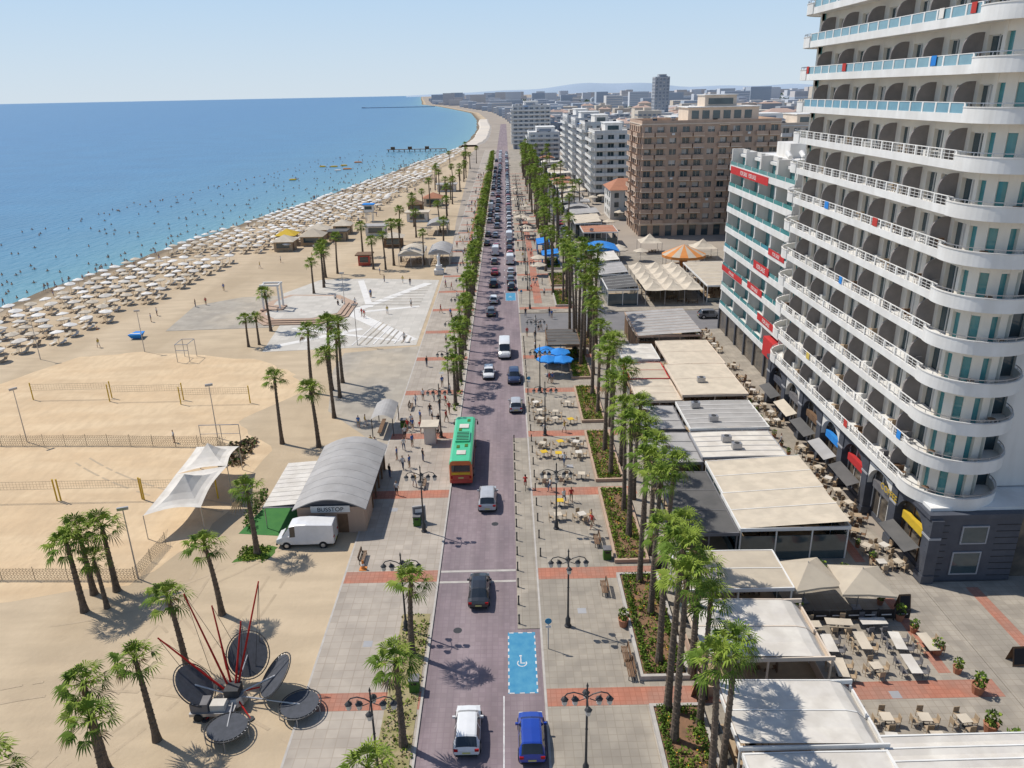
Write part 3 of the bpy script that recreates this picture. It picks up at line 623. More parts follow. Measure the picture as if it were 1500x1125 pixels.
for i in range(nb):
    ya=55.2+i*bw+.55;yb=55.2+(i+1)*bw-.55;cy=(ya+yb)/2;r=(yb-ya)/2
    vs=[];fs=[];n=14
    for j in range(n+1):
        a=pi*j/n;yy_=cy-r*cos(a);zz=3.6+r*sin(a)*.95
        vs+=[(XB+.1,yy_,zz),(XB+.1,yy_,6.2),(XB+.6,yy_,zz),(XB+.6,yy_,6.2)]
    for j in range(n): o=4*j;fs+=[(o,o+4,o+5,o+1),(o+2,o+3,o+7,o+6),(o,o+2,o+6,o+4)]
    bs.add(vs,fs,'white_wall' if i%2 else 'dark_stone')
    T['shopfronts'].box(XB+.82,ya,.12,XB+.895,yb,.6,'dark_stone')
    for q in range(4): yq=ya+(yb-ya)*q/3;T['shopfronts'].box(XB+.8,yq-.04,.6,XB+.897,yq+.04,5.8,'white_slab' if i%3 else 'wood')
    T['shopfronts'].box(XB+.8,ya,3.3,XB+.896,yb,3.5,'white_slab')
    T['shop_signs'].box(XB+.35,cy-1.7,3.6,XB+.78,cy+1.7,4.35,['yellow','fin_grey','fabric_red','fabric_blue','wood','fin_grey','dark_stone'][i])
    if i!=1: T['awnings'].add([(XB+.0,ya,3.0),(XB+.0,yb,3.0),(XB-1.3,yb,2.6),(XB-1.3,ya,2.6)],[(0,1,2,3)],['fabric_dark','fabric_cream','fabric_dark','fabric_grey'][i%4])
bs.box(XB+.01,55.0,.1,42.4,55.58,6.19,'dark_stone')
for (a,c,z0_,z1_) in ((37.6,39.6,3.9,5.4),(37.2,39.4,.9,2.9)):
    T['base_windows'].box(a,54.93,z0_,c,54.99,z1_,'glass')
    for q in ((a-.12,54.9,z0_-.12,a,54.995,z1_+.12),(c,54.9,z0_-.12,c+.12,54.995,z1_+.12),(a,54.9,z1_,c,54.995,z1_+.12),(a,54.9,z0_-.12,c,54.995,z0_)): T['base_windows'].box(*q,'grey_wall')
for k in range(9): bs.box(XB-.02,54.97,.6+k*.62,36.4,55.0,.64+k*.62,'black');bs.box(40.4,54.97,.6+k*.62,42.4,55.0,.64+k*.62,'black')
bs.box(42.4,57.5,.1,60,58,6.19,'grey_wall')
T.t.append(text('COFFEE',.9,(XB-.02,62,4.6),(pi/2,0,-pi/2),'yellow'))
T.done()
A=Group('white_apartment_block');FH2=3.35;XA=37.2;ya,yb=100.5,131
A['core'].box(XA+1.9,ya,.1,54,yb,29.5,'teal_glass');A['walls'].box(XA+1.5,ya-.3,.1,54.4,ya,30,'white_wall');A['walls'].box(XA+1.5,yb,.1,54.4,yb+.3,30,'white_wall');A['walls'].box(XA+1.4,ya-.35,29.5,54.5,yb+.35,29.9,'white_slab')
for k in range(8):
    z=4.2+k*FH2
    if z+1>30: continue
    A['balconies'].box(XA,ya+.3,z-.3,XA+1.9,yb-.3,z,'white_slab');A['balconies'].box(XA-.05,ya+.25,z-.35,XA+.12,yb-.25,z+.55,'white_slab')
    A['balcony_glass'].box(XA+.02,ya+.4,z+.55,XA+.06,yb-.4,z+1.1,'teal_glass')
    for i in range(9):
        y=ya+.1+(yb-ya-.6)*i/8;A['walls'].box(XA+1.3 if i%2 else XA+.15,y,z,XA+1.89,y+.35,z+FH2-.3,'white_wall')
        A['walls'].box(XA+1.75,y+.35,z+2.4,XA+1.89,min(yb,y+3.4),z+FH2-.3,'white_wall')
        if i<8:
            A['walls'].box(XA+1.7,y+.35,z,XA+1.88,y+1.3,z+2.4,'white_wall')
            if random.random()<.4: A['curtains'].box(XA+1.84,y+1.4,z,XA+1.895,y+2.3,z+2.3,'curtain')
        A['balconies'].box(XA+.13,y,z+.55,XA-.03,y+.12,z+1.15,'white_slab')
for (y0_,y1_,z_,h_) in ((111,130,26.9,1.15),(101.5,108,17.8,.9),(107,114,14.6,1.2),(109,116,11.1,1.0),(119,130.6,10.7,.9),(102,110,7.7,1.0)):
    A['banners'].box(XA-.12,y0_,z_,XA-.07,y1_,z_+h_,'fabric_red')
    A.t.append(text('FOR SALE   FOR SALE' if y1_-y0_>12 else 'FOR SALE',h_*.75,(XA-.13,(y0_+y1_)/2,z_+h_*.22),(pi/2,0,-pi/2),'white_slab'))
A['shop'].box(XA-.6,99.8,4.0,XA+1.5,105,6.6,'fabric_red');A['shop'].box(XA+.2,ya,.1,XA+1.88,yb,3.6,'shop_glass')
for i in range(7): A['shop'].box(XA,ya+i*5,.1,XA+.6,ya+i*5+.5,3.85,'dark_stone')
A['roof_structures'].box(42,104,29.9,50,110,32.4,'white_wall');A['roof_structures'].box(43,120,29.9,48,126,32,'white_wall')
for i in range(6): A['roof_structures'].tube((41+i*2,114,30.5),(41+i*2,115.4,31.1),.35,.35,8,'white_slab')
A.done()
# ------------------------------------------------------------------ generic buildings
def building(name,x0,x1,y0,y1,h,nf,wall='white_wall',bay=3.6,bal=('-x',),glass='glass',base='grey_wall',trim='white_slab',z0=0,pier=.45,balf=.6,penth=True,balmat=None):
    g=Group(name);balmat=balmat or trim
    g['glazing'].box(x0+.3,y0+.3,z0,x1-.3,y1-.3,h-.1,glass)
    gf=3.8;fh=(h-gf)/nf
    for face,Pv,u0,u1 in (('-x',x0,y0,y1),('-y',y0,x0,x1),('+x',x1,y0,y1)):
        n=max(2,round((u1-u0)/bay));bw=(u1-u0)/n;e=.005
        w_=g['walls']
        for i in range(n+1):
            a=max(u0+e,u0+i*bw-bw*pier/2);c=min(u1-e,u0+i*bw+bw*pier/2);fb(w_,face,Pv,a,c,-.29,0,z0,h,wall)
        for k in range(nf+1):
            zb=gf+k*fh if k<nf else h
            fb(w_,face,Pv,u0+e,u1-e,-.28,-.03,zb-.55,zb+.95 if k<nf else h+.01,wall)
        fb(w_,face,Pv,u0+e,u1-e,-.27,.02,gf-.75,gf-.2,base)
        for i in range(n):
            for k in range(nf):
                a=u0+i*bw+bw*pier/2;c=u0+(i+1)*bw-bw*pier/2;zz=gf+k*fh+.95;zt=gf+(k+1)*fh-.55
                if random.random()<.35: fb(g['shutters'],face,Pv,a,a+(c-a)*U(.3,1),-.3,-.27,zz+(zt-zz)*U(0,.5),zt,'curtain')
                fb(g['window_frames'],face,Pv,(a+c)/2-.04,(a+c)/2+.04,-.3,-.22,zz,zt,trim)
                if face in bal and ((i%3!=2) if balf<1 else True):
                    zb=gf+k*fh;uu0,uu1=u0+i*bw+.2,u0+(i+1)*bw-.2
                    if balf>=1: uu0,uu1=u0+i*bw+.03,u0+(i+1)*bw-.03
                    m_=g['balconies'];fb(m_,face,Pv,uu0,uu1,0.003,1.3,zb-.18,zb,trim);fb(m_,face,Pv,uu0,uu1,1.2,1.3,zb,zb+.95,balmat)
                    fb(m_,face,Pv,uu0,uu0+.08,0.003,1.2,zb,zb+.95,balmat);fb(m_,face,Pv,uu1-.08,uu1,0.003,1.2,zb,zb+.95,balmat)
                    if random.random()<.12: fb(m_,face,Pv,uu0+.2,uu1-.2,.02,1.25,zt+.3,zt+.36,random.choice(['fabric_cream','fabric_grey','fabric_blue']))
                elif random.random()<.2: fb(g['ac_units'],face,Pv,(a+c)/2-.4,(a+c)/2+.4,0.003,.35,zz-.75,zz-.2,'white_slab')
    g['roof'].box(x0-.12,y0-.12,h+.012,x1+.12,y1+.12,h+.3,trim)
    for a in ((x0,y0,x1,y0+.25),(x0,y1-.25,x1,y1),(x0,y0+.25,x0+.25,y1-.25),(x1-.25,y0+.25,x1,y1-.25)): g['roof'].box(a[0],a[1],h+.3,a[2],a[3],h+1.1,wall)
    if penth:
        cx,cy=(x0+x1)/2+U(-2,2),(y0+y1)/2;wx,wy=(x1-x0)*U(.15,.3),(y1-y0)*.3
        g['penthouse'].box(cx-wx,cy-wy,h+.3,cx+wx,cy+wy,h+3.4,wall);g['penthouse'].box(cx-wx-.3,cy-wy-.3,h+3.4,cx+wx+.3,cy+wy+.3,h+3.65,trim)
        g['penthouse'].box(cx-wx*.7,cy-wy-.05,h+1,cx+wx*.6,cy-wy+.1,h+2.6,glass)
    for i in range(int((x1-x0)/4)):
        x,y=U(x0+1,x1-2),U(y0+1,y1-2);t_=g['roof_tanks']
        t_.box(x,y,h+.3,x+.08,y+.08,h+1.4,'metal');t_.tube((x,y+.2,h+1.7),(x+1.3,y+.2,h+1.7),.35,.35,10,'metal');t_.box(x+1.1,y,h+.3,x+1.18,y+.08,h+1.4,'metal')
        t_.add([(x,y-.2,h+1.3),(x+1.3,y-.2,h+1.3),(x+1.3,y-1.3,h+.4),(x,y-1.3,h+.4)],[(0,1,2,3)],'car_glass')
    g.done()
building('brown_apartment_block',38.2,77,224,246,30.8,9,'brown_wall',3.55,('-x','-y'),'glass','brown_light','brown_light',balf=.6,penth=False,balmat='brown_wall')
g=Group('brown_block_penthouse');g['walls'].box(52,229,31.1,72,242,35,'brown_light');g['walls'].box(57,231,35,66,240,38.2,'brown_light')
for k in range(6): g['windows'].box(53+k*3,228.9,32,55+k*3,229.05,34.2,'glass')
g['windows'].box(58,230.9,35.8,65,231.05,37.4,'glass');g['roof'].box(51.6,228.4,35,72.4,242.4,35.25,'white_slab');g['roof'].box(56.7,230.6,38.2,66.3,240.3,38.4,'white_slab');g.done()
g=Group('terracotta_roof_house');g['walls'].box(34.2,256,0,45,272,9.5,'white_wall')
x0,y0,x1,y1=33.6,255.3,45.6,272.7;zc_=9.5;ym=(y0+y1)/2
g['roof'].add([(x0,y0,zc_),(x1,y0,zc_),(x1,y1,zc_),(x0,y1,zc_),(x0+4,ym,zc_+3),(x1-4,ym,zc_+3)],[(0,1,5,4),(1,2,5),(2,3,4,5),(3,0,4),(0,3,2,1)],'tile_roof')
for k in range(3):
    for z in (1,4,7):
        g['windows'].box(35.5+k*3.3,255.9,z,36.9+k*3.3,256.02,z+1.6,'glass');g['windows'].box(35.4+k*3.3,255.85,z-.12,37+k*3.3,256.01,z-.01,'white_slab')
        g['windows'].box(34.1,258+k*4.5,z,34.22,259.5+k*4.5,z+1.6,'glass')
g.done()
building('white_apartment_building',33.5,50,300,322,25,7,'white_wall',4,('-x','-y'),'glass',balf=1)
building('white_apartment_building',33,49,332,356,27,8,'white_wall',4,('-x','-y'),'glass',balf=1)
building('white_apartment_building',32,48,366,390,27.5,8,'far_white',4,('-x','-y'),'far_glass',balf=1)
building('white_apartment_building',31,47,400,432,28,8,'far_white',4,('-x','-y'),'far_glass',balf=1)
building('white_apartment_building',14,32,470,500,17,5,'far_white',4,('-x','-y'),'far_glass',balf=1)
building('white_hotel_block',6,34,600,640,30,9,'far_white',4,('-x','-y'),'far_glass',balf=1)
building('cream_apartment_building',60,84,300,325,24,7,'cream_wall',4,('-x','-y'),'glass')
building('cream_apartment_building',90,112,262,285,28,8,'brown_light',4,('-x','-y'),'glass')
building('cream_apartment_building',66,92,352,378,25,7,'far_cream',4,('-y',),'far_glass')
building('white_apartment_building',100,125,340,366,26,8,'far_white',4,('-y',),'far_glass')
building('distant_office_tower',166,182,900,918,52,14,'far_grey',4,(),'far_glass',base='far_grey',trim='far_white')
building('white_apartment_building',58,80,150,172,16,4,'white_wall',4,('-x','-y'))
building('cream_apartment_building',62,84,182,212,18,5,'cream_wall',4,('-x','-y'))
random.seed(21)
T1=MB()
def blk(x,y,w_,d,h,mats,win=True):
    mt=random.choice(mats);T1.box(x,y,0,x+w_,y+d,h,mt)
    if win:
        nf=int(h/3.2)
        for k in range(nf):
            z=1+k*3.2
            for (fx) in (0,1):
                n=max(1,int((w_ if fx==0 else d)/4.2))
                for i in range(n):
                    if fx==0: T1.box(x+i*w_/n+.9,y-.15,z,x+(i+1)*w_/n-.9,y+.1,z+1.5,'far_glass')
                    else: T1.box(x-.15,y+i*d/n+.9,z,x+.1,y+(i+1)*d/n-.9,z+1.5,'far_glass')
            if random.random()<.5: T1.box(x-1.1,y+1,z-.9,x-.02,y+d-1,z-.1,mt)
    if random.random()<.6: T1.box(x+w_*.3,y+d*.3,h,x+w_*.6,y+d*.6,h+2.6,mt)
    if random.random()<.35: 
        c=T1; e=.5; c.add([(x-e,y-e,h+.01),(x+w_+e,y-e,h+.01),(x+w_+e,y+d+e,h+.01),(x-e,y+d+e,h+.01),(x+w_*.3,y+d/2,h+2.4),(x+w_*.7,y+d/2,h+2.4)],[(0,1,5,4),(1,2,5),(2,3,4,5),(3,0,4)],'far_roof')
y=290
while y<1100:
    x=U(52,66) if y<560 else U(24,34)
    lim=y*.62
    while x<lim:
        w_=U(12,24);d=U(12,22)
        if not (x<136 and 255<y+d and y<385): blk(x,y,w_,d,U(7,17) if random.random()<.75 else U(17,26),['far_white','far_white','far_cream','far_cream','far_tan','far_grey'],y<800)
        x+=w_+U(4,14)
    y+=U(26,36)
T1.obj('distant_town')
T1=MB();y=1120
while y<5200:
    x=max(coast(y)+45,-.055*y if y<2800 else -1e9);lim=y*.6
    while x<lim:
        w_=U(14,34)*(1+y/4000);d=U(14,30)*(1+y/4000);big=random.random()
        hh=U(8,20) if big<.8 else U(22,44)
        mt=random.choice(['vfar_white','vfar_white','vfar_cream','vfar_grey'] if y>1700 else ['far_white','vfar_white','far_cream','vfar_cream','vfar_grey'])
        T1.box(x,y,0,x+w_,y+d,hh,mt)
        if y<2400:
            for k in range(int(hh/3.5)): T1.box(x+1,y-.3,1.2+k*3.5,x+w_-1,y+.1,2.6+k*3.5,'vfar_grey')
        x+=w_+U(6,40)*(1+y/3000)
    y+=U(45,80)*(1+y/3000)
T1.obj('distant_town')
g=MB()
for i in range(1700):
    y=290+ (random.random()**1.5)*3200;x=U(20 if y>700 else 52,y*.6);r=U(2.5,5)*(1+y/2500)
    g.leaves((x,y,r*.7),(r,r,r*.8),14,['far_green'],r*.5)
g.obj('distant_trees')
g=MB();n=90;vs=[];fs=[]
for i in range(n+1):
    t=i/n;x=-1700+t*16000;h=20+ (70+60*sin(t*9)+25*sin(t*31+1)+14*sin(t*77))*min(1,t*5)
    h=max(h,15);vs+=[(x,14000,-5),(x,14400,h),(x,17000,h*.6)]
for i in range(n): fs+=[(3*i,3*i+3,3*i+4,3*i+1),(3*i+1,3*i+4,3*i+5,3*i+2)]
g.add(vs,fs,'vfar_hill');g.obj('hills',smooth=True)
g=MB();g.box(-470,2743,-1,-235,2750,1.6,'vfar_grey');g.box(-480,2738,-1,-470,2756,3,'vfar_grey');g.obj('breakwater')
g=Group('wooden_pier');g['deck'].box(-90,606,.9,-45,609.5,1.2,'wood')
for k in range(12): g['piles'].box(-89+k*4,606.3,-2,-88.7+k*4,606.6,.9,'wood');g['piles'].box(-89+k*4,608.8,-2,-88.7+k*4,609.1,.9,'wood')
for k in range(3): g['huts'].box(-87+k*13,607,1.2,-84+k*13,609,3.0,'wood')
g.done()
g=MB();vs=[]
for k in range(30): 
    y=640+k*22;vs+=[(coastn(y)+3,y,-.4),(coastn(y)+5,y,1.4),(coastn(y)+16,y,1.4),(coastn(y)+18,y,0)]
fs=[(4*k+i,4*k+i+1,4*k+i+5,4*k+i+4) for k in range(29) for i in range(3)];g.add(vs,fs,'far_cream');g.obj('seafront_promenade')
# ------------------------------------------------------------------ restaurants
def canopy(name,x0,x1,y0,y1,h,roof,style='flat',frame='white_slab',wallh=1.0,ribs=2.2,floor='wood_light',side='glass'):
    g=Group(name);R=g['roof']
    n=12;pr=[]
    for i in range(n+1):
        t=i/n;x=x0+(x1-x0)*t
        if style=='barrel': z=h+ .9*sin(pi*t)
        elif style=='drop': z=h+.25*(1-t)-(max(0,(t-.85)/.15)**2)*.8
        elif style=='slope': z=h+.5*t
        else: z=h+.06*sin(pi*t)
        pr.append((x,z))
    ny=max(2,int((y1-y0)/ribs))
    for j in range(ny):
        ya_=y0+(y1-y0)*j/ny;yb_=y0+(y1-y0)*(j+1)/ny
        vs=[];fs=[];sag=U(.06,.13) if style!='solid' else 0
        for q,yy_ in enumerate((ya_,(ya_+yb_)/2,yb_)):
            for x,z in pr: vs.append((x,yy_,z-(sag if q==1 else 0)))
        k=n+1
        for q in range(2):
            for i in range(n): fs.append((q*k+i,q*k+i+1,(q+1)*k+i+1,(q+1)*k+i))
        R.add(vs,fs,roof)
        for i in range(n):
            (xa,za),(xb,zb)=pr[i],pr[i+1];R.add([(xa,yb_-.05,za+.03),(xb,yb_-.05,zb+.03),(xb,yb_+.05,zb+.03),(xa,yb_+.05,za+.03)],[(0,1,2,3)],frame)
    F=g['frame']
    F.box(x0-.08,y0-.1,h-.3,x1+.08,y0+.02,h+.02,frame);F.box(x0-.08,y1-.02,h-.3,x1+.08,y1+.1,h+.02,frame);F.box(x0-.1,y0+.03,h-.3,x0+.02,y1-.03,h+.02,frame);F.box(x1-.02,y0+.03,h-.35 if style!='drop' else h-.9,x1+.1,y1-.03,h+.02 if style!='drop' else h-.5,frame)
    if style=='barrel':
        for yy_ in (y0-.03,y1+.03): F.add([(x,yy_,z) for x,z in pr],[tuple(range(n+1))],roof)
    nx=max(2,int((x1-x0)/3));nyy=max(2,int((y1-y0)/3))
    for i in range(nx+1):
        for yy_ in (y0+.05,y1-.17): x=x0+(x1-x0-.12)*i/nx;F.box(x,yy_,.1,x+.12,yy_+.12,h-.28,frame)
    for i in range(1,nyy):
        for xx in (x0+.03,x1-.17): yy_=y0+(y1-y0)*i/nyy;F.box(xx,yy_,.1,xx+.12,yy_+.12,h-.28,frame)
    if wallh:
        Wd=g['low_walls']
        for a in ((x0+.15,y0+.08,x1-.15,y0+.14),(x0+.06,y0+.15,x0+.12,y1-.15),(x1-.12,y0+.15,x1-.06,y1-.15)): Wd.box(a[0],a[1],.12,a[2],a[3],wallh,side)
    g['floor'].box(x0+.1,y0+.2,.1,x1-.1,y1-.1,.14,floor)
    ff=g['furniture']
    for i in range(int((x1-x0)*(y1-y0)/14)):
        x,y=U(x0+1,x1-1),U(y0+.8,y1-.8);ff.box(x-.4,y-.4,.8,x+.4,y+.4,.85,'wood_light');ff.box(x-.05,y-.05,.14,x+.05,y+.05,.8,'wood')
        for s_ in (-1,1): ff.box(x+s_*.6-.2,y-.2,.5,x+s_*.6+.2,y+.2,.55,'wood');ff.box(x+s_*.8-.02,y-.2,.14,x+s_*.8+.02,y+.2,1,'wood')
    for i in range(random.choice((0,1,2)) if style in('solid','flat') and x1-x0>6 else 0):
        x,y=U(x0+1,x1-2),U(y0+1,y1-2);g['rooftop_units'].box(x,y,h+.1,x+1,y+.7,h+.75,'metal');g['rooftop_units'].tube((x+.5,y+.35,h+.75),(x+.5,y+.35,h+.8),.28,.28,10,'iron')
    g.done()
canopy('restaurant_canopy',13.2,22,34.6,39.8,3.5,'fabric_white','drop',side='car_glass')
canopy('restaurant_canopy',13.3,21.7,28,34.2,3.3,'fabric_white','flat')
canopy('restaurant_canopy',21.9,40,28,35.4,3.2,'fabric_white','flat',ribs=.9)
canopy('restaurant_canopy',12.95,21.8,42.1,48.4,3.5,'fabric_white','drop',frame='brown_light',side='brown_wall')
canopy('restaurant_canopy',13.4,21.9,50.2,55.4,3.3,'fabric_beige','flat')
canopy('restaurant_canopy',20.2,29.9,58.6,65,3.5,'fabric_cream','slope',frame='white_slab',ribs=3.2,wallh=2.6)
canopy('restaurant_canopy',20.4,30.1,65.3,72,3.4,'fabric_cream','slope',frame='white_slab',ribs=3.2,wallh=2.6)
canopy('restaurant_canopy',14.9,20,58.6,70.2,3.1,'fabric_dark','flat',frame='fin_grey',ribs=3)
canopy('restaurant_canopy',20.4,29.3,73.2,79.5,3.3,'fabric_white','solid',frame='grey_wall',ribs=1.2)
canopy('restaurant_canopy',20.6,29.6,80,88,3.6,'fabric_grey','flat',frame='white_slab',ribs=1.2)
canopy('restaurant_canopy',15.2,20.2,72.5,80,3.1,'fabric_grey','flat',frame='fin_grey')
canopy('restaurant_canopy',15.4,20.2,81,88,3.1,'fabric_grey','flat',frame='fin_grey')
canopy('restaurant_canopy',21.8,30,89.6,101,3.9,'fabric_cream','solid',frame='brown_light',ribs=4,wallh=3,side='brown_wall')
canopy('restaurant_canopy',22.6,30.4,101.8,112.5,3.7,'fabric_cream','solid',frame='brown_light',ribs=5)
canopy('restaurant_canopy',16.2,21.6,89.6,97,3.2,'fabric_cream','flat',frame='brown_light')
canopy('restaurant_canopy',16.4,21.7,97.6,104,3.2,'fabric_beige','flat',frame='fabric_red')
canopy('restaurant_canopy',16.5,21.8,105,112,3.4,'fabric_white','flat')
canopy('restaurant_canopy',20.2,30.2,114.5,128.5,4.0,'fabric_grey','slope',frame='brown_wall',ribs=1.5,wallh=3,side='wood')
canopy('restaurant_canopy',6,11,113,121,3.3,'fabric_dark','flat',frame='wood',ribs=1.5)
def tent_peaks(name,x0,x1,y0,y1,nx,ny,h,mat,ph=1.6):
    g=Group(name);dx=(x1-x0)/nx;dy=(y1-y0)/ny
    for i in range(nx):
        for j in range(ny):
            a,b_,c,d=x0+i*dx,y0+j*dy,x0+(i+1)*dx,y0+(j+1)*dy;m_=((a+c)/2,(b_+d)/2)
            P4=[(a,b_),(c,b_),(c,d),(a,d)]
            for s_ in range(4):
                p,r_=P4[s_],P4[(s_+1)%4];vs=[];fs=[]
                for k in range(4):
                    t=k/3;zz=h+ph*(t**1.7)
                    for l in range(4):
                        u=l/3;ex=p[0]+(r_[0]-p[0])*u;ey=p[1]+(r_[1]-p[1])*u;vs.append((ex+(m_[0]-ex)*t,ey+(m_[1]-ey)*t,zz-(.12*sin(pi*u)*(1-t))))
                for k in range(3):
                    for l in range(3): fs.append((k*4+l,k*4+l+1,k*4+l+5,k*4+l+4))
                g['fabric'].add(vs,fs,mat)
            g['fabric'].tube((m_[0],m_[1],h+ph-.05),(m_[0],m_[1],h+ph+.15),.08,.05,6,mat)
    for i in range(nx+1):
        for j in range(ny+1): g['poles'].tube((x0+i*dx,y0+j*dy,0),(x0+i*dx,y0+j*dy,h),.06,.06,6,'metal')
    for k in range(int((x1-x0)*(y1-y0)/16)):
        x,y=U(x0+1,x1-1),U(y0+1,y1-1);g['furniture'].box(x-.4,y-.4,.75,x+.4,y+.4,.8,'wood_light');g['furniture'].box(x-.05,y-.05,.1,x+.05,y+.05,.75,'wood')
        for s_ in (-1,1): g['furniture'].box(x+s_*.7-.2,y-.2,.45,x+s_*.7+.2,y+.2,.5,'wood');g['furniture'].box(x+s_*.9-.02,y-.2,.1,x+s_*.9+.02,y+.2,.95,'wood')
    g.done()
tent_peaks('white_tent_pavilion',27,38.5,146.5,170,3,5,3.2,'fabric_cream',1.2)
canopy('restaurant_canopy',39.5,48,148,170,3.6,'fabric_beige','flat',ribs=3)
tent_peaks('market_tent',34.5,40,197,203,1,1,3,'fabric_cream',2);tent_peaks('market_tent',46,52,188,194,1,1,3,'fabric_cream',2)
g=Group('carousel_canopy');n=16
for i in range(n):
    a0,a1=2*pi*i/n,2*pi*(i+1)/n;mt='fabric_orange' if i%2 else 'fabric_beige'
    g['roof'].add([(42+5.2*cos(a0),181+5.2*sin(a0),3.3),(42+5.2*cos(a1),181+5.2*sin(a1),3.3),(42,181,5.6)],[(0,1,2)],mt)
    g['roof'].add([(42+5.2*cos(a0),181+5.2*sin(a0),3.3),(42+5.2*cos(a1),181+5.2*sin(a1),3.3),(42+5.2*cos(a1),181+5.2*sin(a1),2.7),(42+5.2*cos(a0),181+5.2*sin(a0),2.7)],[(0,1,2,3)],'fabric_orange')
    if i%2: g['poles'].tube((42+4.9*cos(a0),181+4.9*sin(a0),0),(42+4.9*cos(a0),181+4.9*sin(a0),3),.06,.06,6,'metal')
g['drum'].tube((42,181,.1),(42,181,3),1,1,12,'fabric_orange');g['drum'].tube((42,181,0.05),(42,181,.35),4.7,4.7,24,'wood_light');g.done()
canopy('blue_canopy',7.8,11,198,206,3.2,'fabric_blue','slope',frame='fabric_blue');canopy('blue_canopy',8.5,12.5,184,190,3.0,'fabric_blue','slope',frame='fabric_blue')
canopy('blue_canopy',19.5,27.5,186,196,3.2,'fabric_blue','barrel',frame='metal')
random.seed(5)
for k in range(24):
    y=208+k*13+U(-2,2);x0=19.3+U(0,2);canopy('restaurant_canopy',x0,x0+U(7,10),y,y+U(7,11),U(3.2,4.5),random.choice(['fabric_white','fabric_grey','fabric_cream','fabric_beige','tile_roof','fabric_dark']),random.choice(['flat','slope','barrel']),wallh=2.5)
for k in range(3): y=147+k*13;canopy('restaurant_canopy',19.6,25.6,y,y+10,3.5,['fabric_dark','fabric_grey','fabric_white'][k],'slope',wallh=2.5)
def parasol(r,h,mat,n=8,square=False):
    g=MB()
    a0=pi/4 if square else 0;nn=4 if square else n
    R=[(r*cos(2*pi*i/nn+a0),r*sin(2*pi*i/nn+a0)) for i in range(nn)]
    for i in range(nn):
        p,q=R[i],R[(i+1)%nn];m_=((p[0]+q[0])/2*.97,(p[1]+q[1])/2*.97)
        g.add([(*p,h),(*m_,h+.06),(0,0,h+r*.38)],[(0,1,2)],mat);g.add([(*m_,h+.06),(*q,h),(0,0,h+r*.38)],[(0,1,2)],mat)
        g.add([(*p,h),(*m_,h+.06),(*m_,h-.12),(*p,h-.2)],[(0,1,2,3)],mat);g.add([(*m_,h+.06),(*q,h),(*q,h-.2),(*m_,h-.12)],[(0,1,2,3)],mat)
        g.tube((0,0,h-.35),(p[0]*.97,p[1]*.97,h-.03),.02,.02,4,'metal')
    g.tube((0,0,0),(0,0,h+r*.38+.1),.04,.04,6,'metal');g.box(-.35,-.35,0,.35,.35,.1,'grey_wall')
    return g.mesh('parasol')
PB=parasol(1.75,2.5,'fabric_blue');PC=parasol(2.9,2.7,'fabric_beige',square=True);PW=parasol(2.0,2.5,'fabric_cream')
for x,y in ((5.6,112.5),(7.6,111.5),(5.7,108.3),(7.8,108)): inst(PB,'blue_parasol',(x,y,.12),U(0,1))
inst(PC,'cafe_parasol',(23.9,52.6,.12),.15);inst(PC,'cafe_parasol',(27.9,51.6,.12),-.1)
for k in range(26): inst(PW,'cafe_parasol',(U(28,40) if k%2 else U(3.5,8),U(172,330),.12),U(0,3))
def tableset(top,ch,seats=4,longt=False):
    g=MB();w_=.75
    g.box(-w_/2 if not longt else -.4,-w_/2 if not longt else -1.0,.72,w_/2 if not longt else .4,w_/2 if not longt else 1.0,.76,top);g.tube((0,0,0),(0,0,.72),.04,.04,6,'iron');g.tube((0,0,0),(0,0,.03),.25,.25,10,'iron')
    ps=[(1,0),(-1,0),(0,1),(0,-1)] if not longt else [(1,.5),(1,-.5),(-1,.5),(-1,-.5)]
    for (a,b_) in ps[:seats]:
        if longt: cx,cy=a*.72,b_;d=(a,0)
        else: cx,cy=a*.68,b_*.68;d=(a,b_)
        cx+=U(-.05,.05);cy+=U(-.05,.05)
        g.box(cx-.21,cy-.21,.43,cx+.21,cy+.21,.47,ch)
        bx,by=cx+d[0]*.21,cy+d[1]*.21
        g.box(bx-(.02 if d[0] else .21),by-(.02 if d[1] else .21),.47,bx+(.02 if d[0] else .21),by+(.02 if d[1] else .21),.9,ch)
        for sx_ in (-.19,.19):
            for sy_ in (-.19,.19): g.box(cx+sx_-.015,cy+sy_-.015,0,cx+sx_+.015,cy+sy_+.015,.43,ch)
    return g.mesh('table_and_chairs')
TS=[tableset('fabric_white','wood_light'),tableset('fabric_cream','wood_light'),tableset('fabric_cream','wood_light',2),tableset('wood_light','wood'),tableset('yellow','wood_light',2)];TL=[tableset('fabric_cream','wood_light',4,True),tableset('fabric_white','fin_grey',4,True)]
random.seed(9)
for bx,by,nx,ny in ((4.6,66.5,2,2),(3.6,74.5,3,4),(3.6,90,3,3)):
    for i in range(nx):
        for j in range(ny):
            if random.random()<.62: inst(random.choice([TS[0],TS[1],TS[2],TS[4],TS[2]]),'table_and_chairs',(bx+i*2.1+U(-.3,.3),by+j*2.8+U(-.4,.4),.12),U(-.4,.4))
for x,y in ((23.6,46.6),(26.2,46.8),(28.8,46.7),(23.4,44),(26,44.1),(28.6,44.2),(31,46.5),(22.8,48.8),(25.3,49),(28,49),(24.5,39.3),(27,39.2),(29.5,39),(24,37),(27,37)): inst(random.choice(TL+[TS[1]]),'table_and_chairs',(x,y,.12),U(-.15,.15)+ (pi/2 if y>48 else 0))
y=57
while y<128:
    for x in (32.3,33.7): 
        if random.random()<.6: inst(random.choice(TS[:4]),'table_and_chairs',(x+U(-.2,.2),y,.12),U(0,1.5))
    y+=2.6
g=Group('cafe_fence')
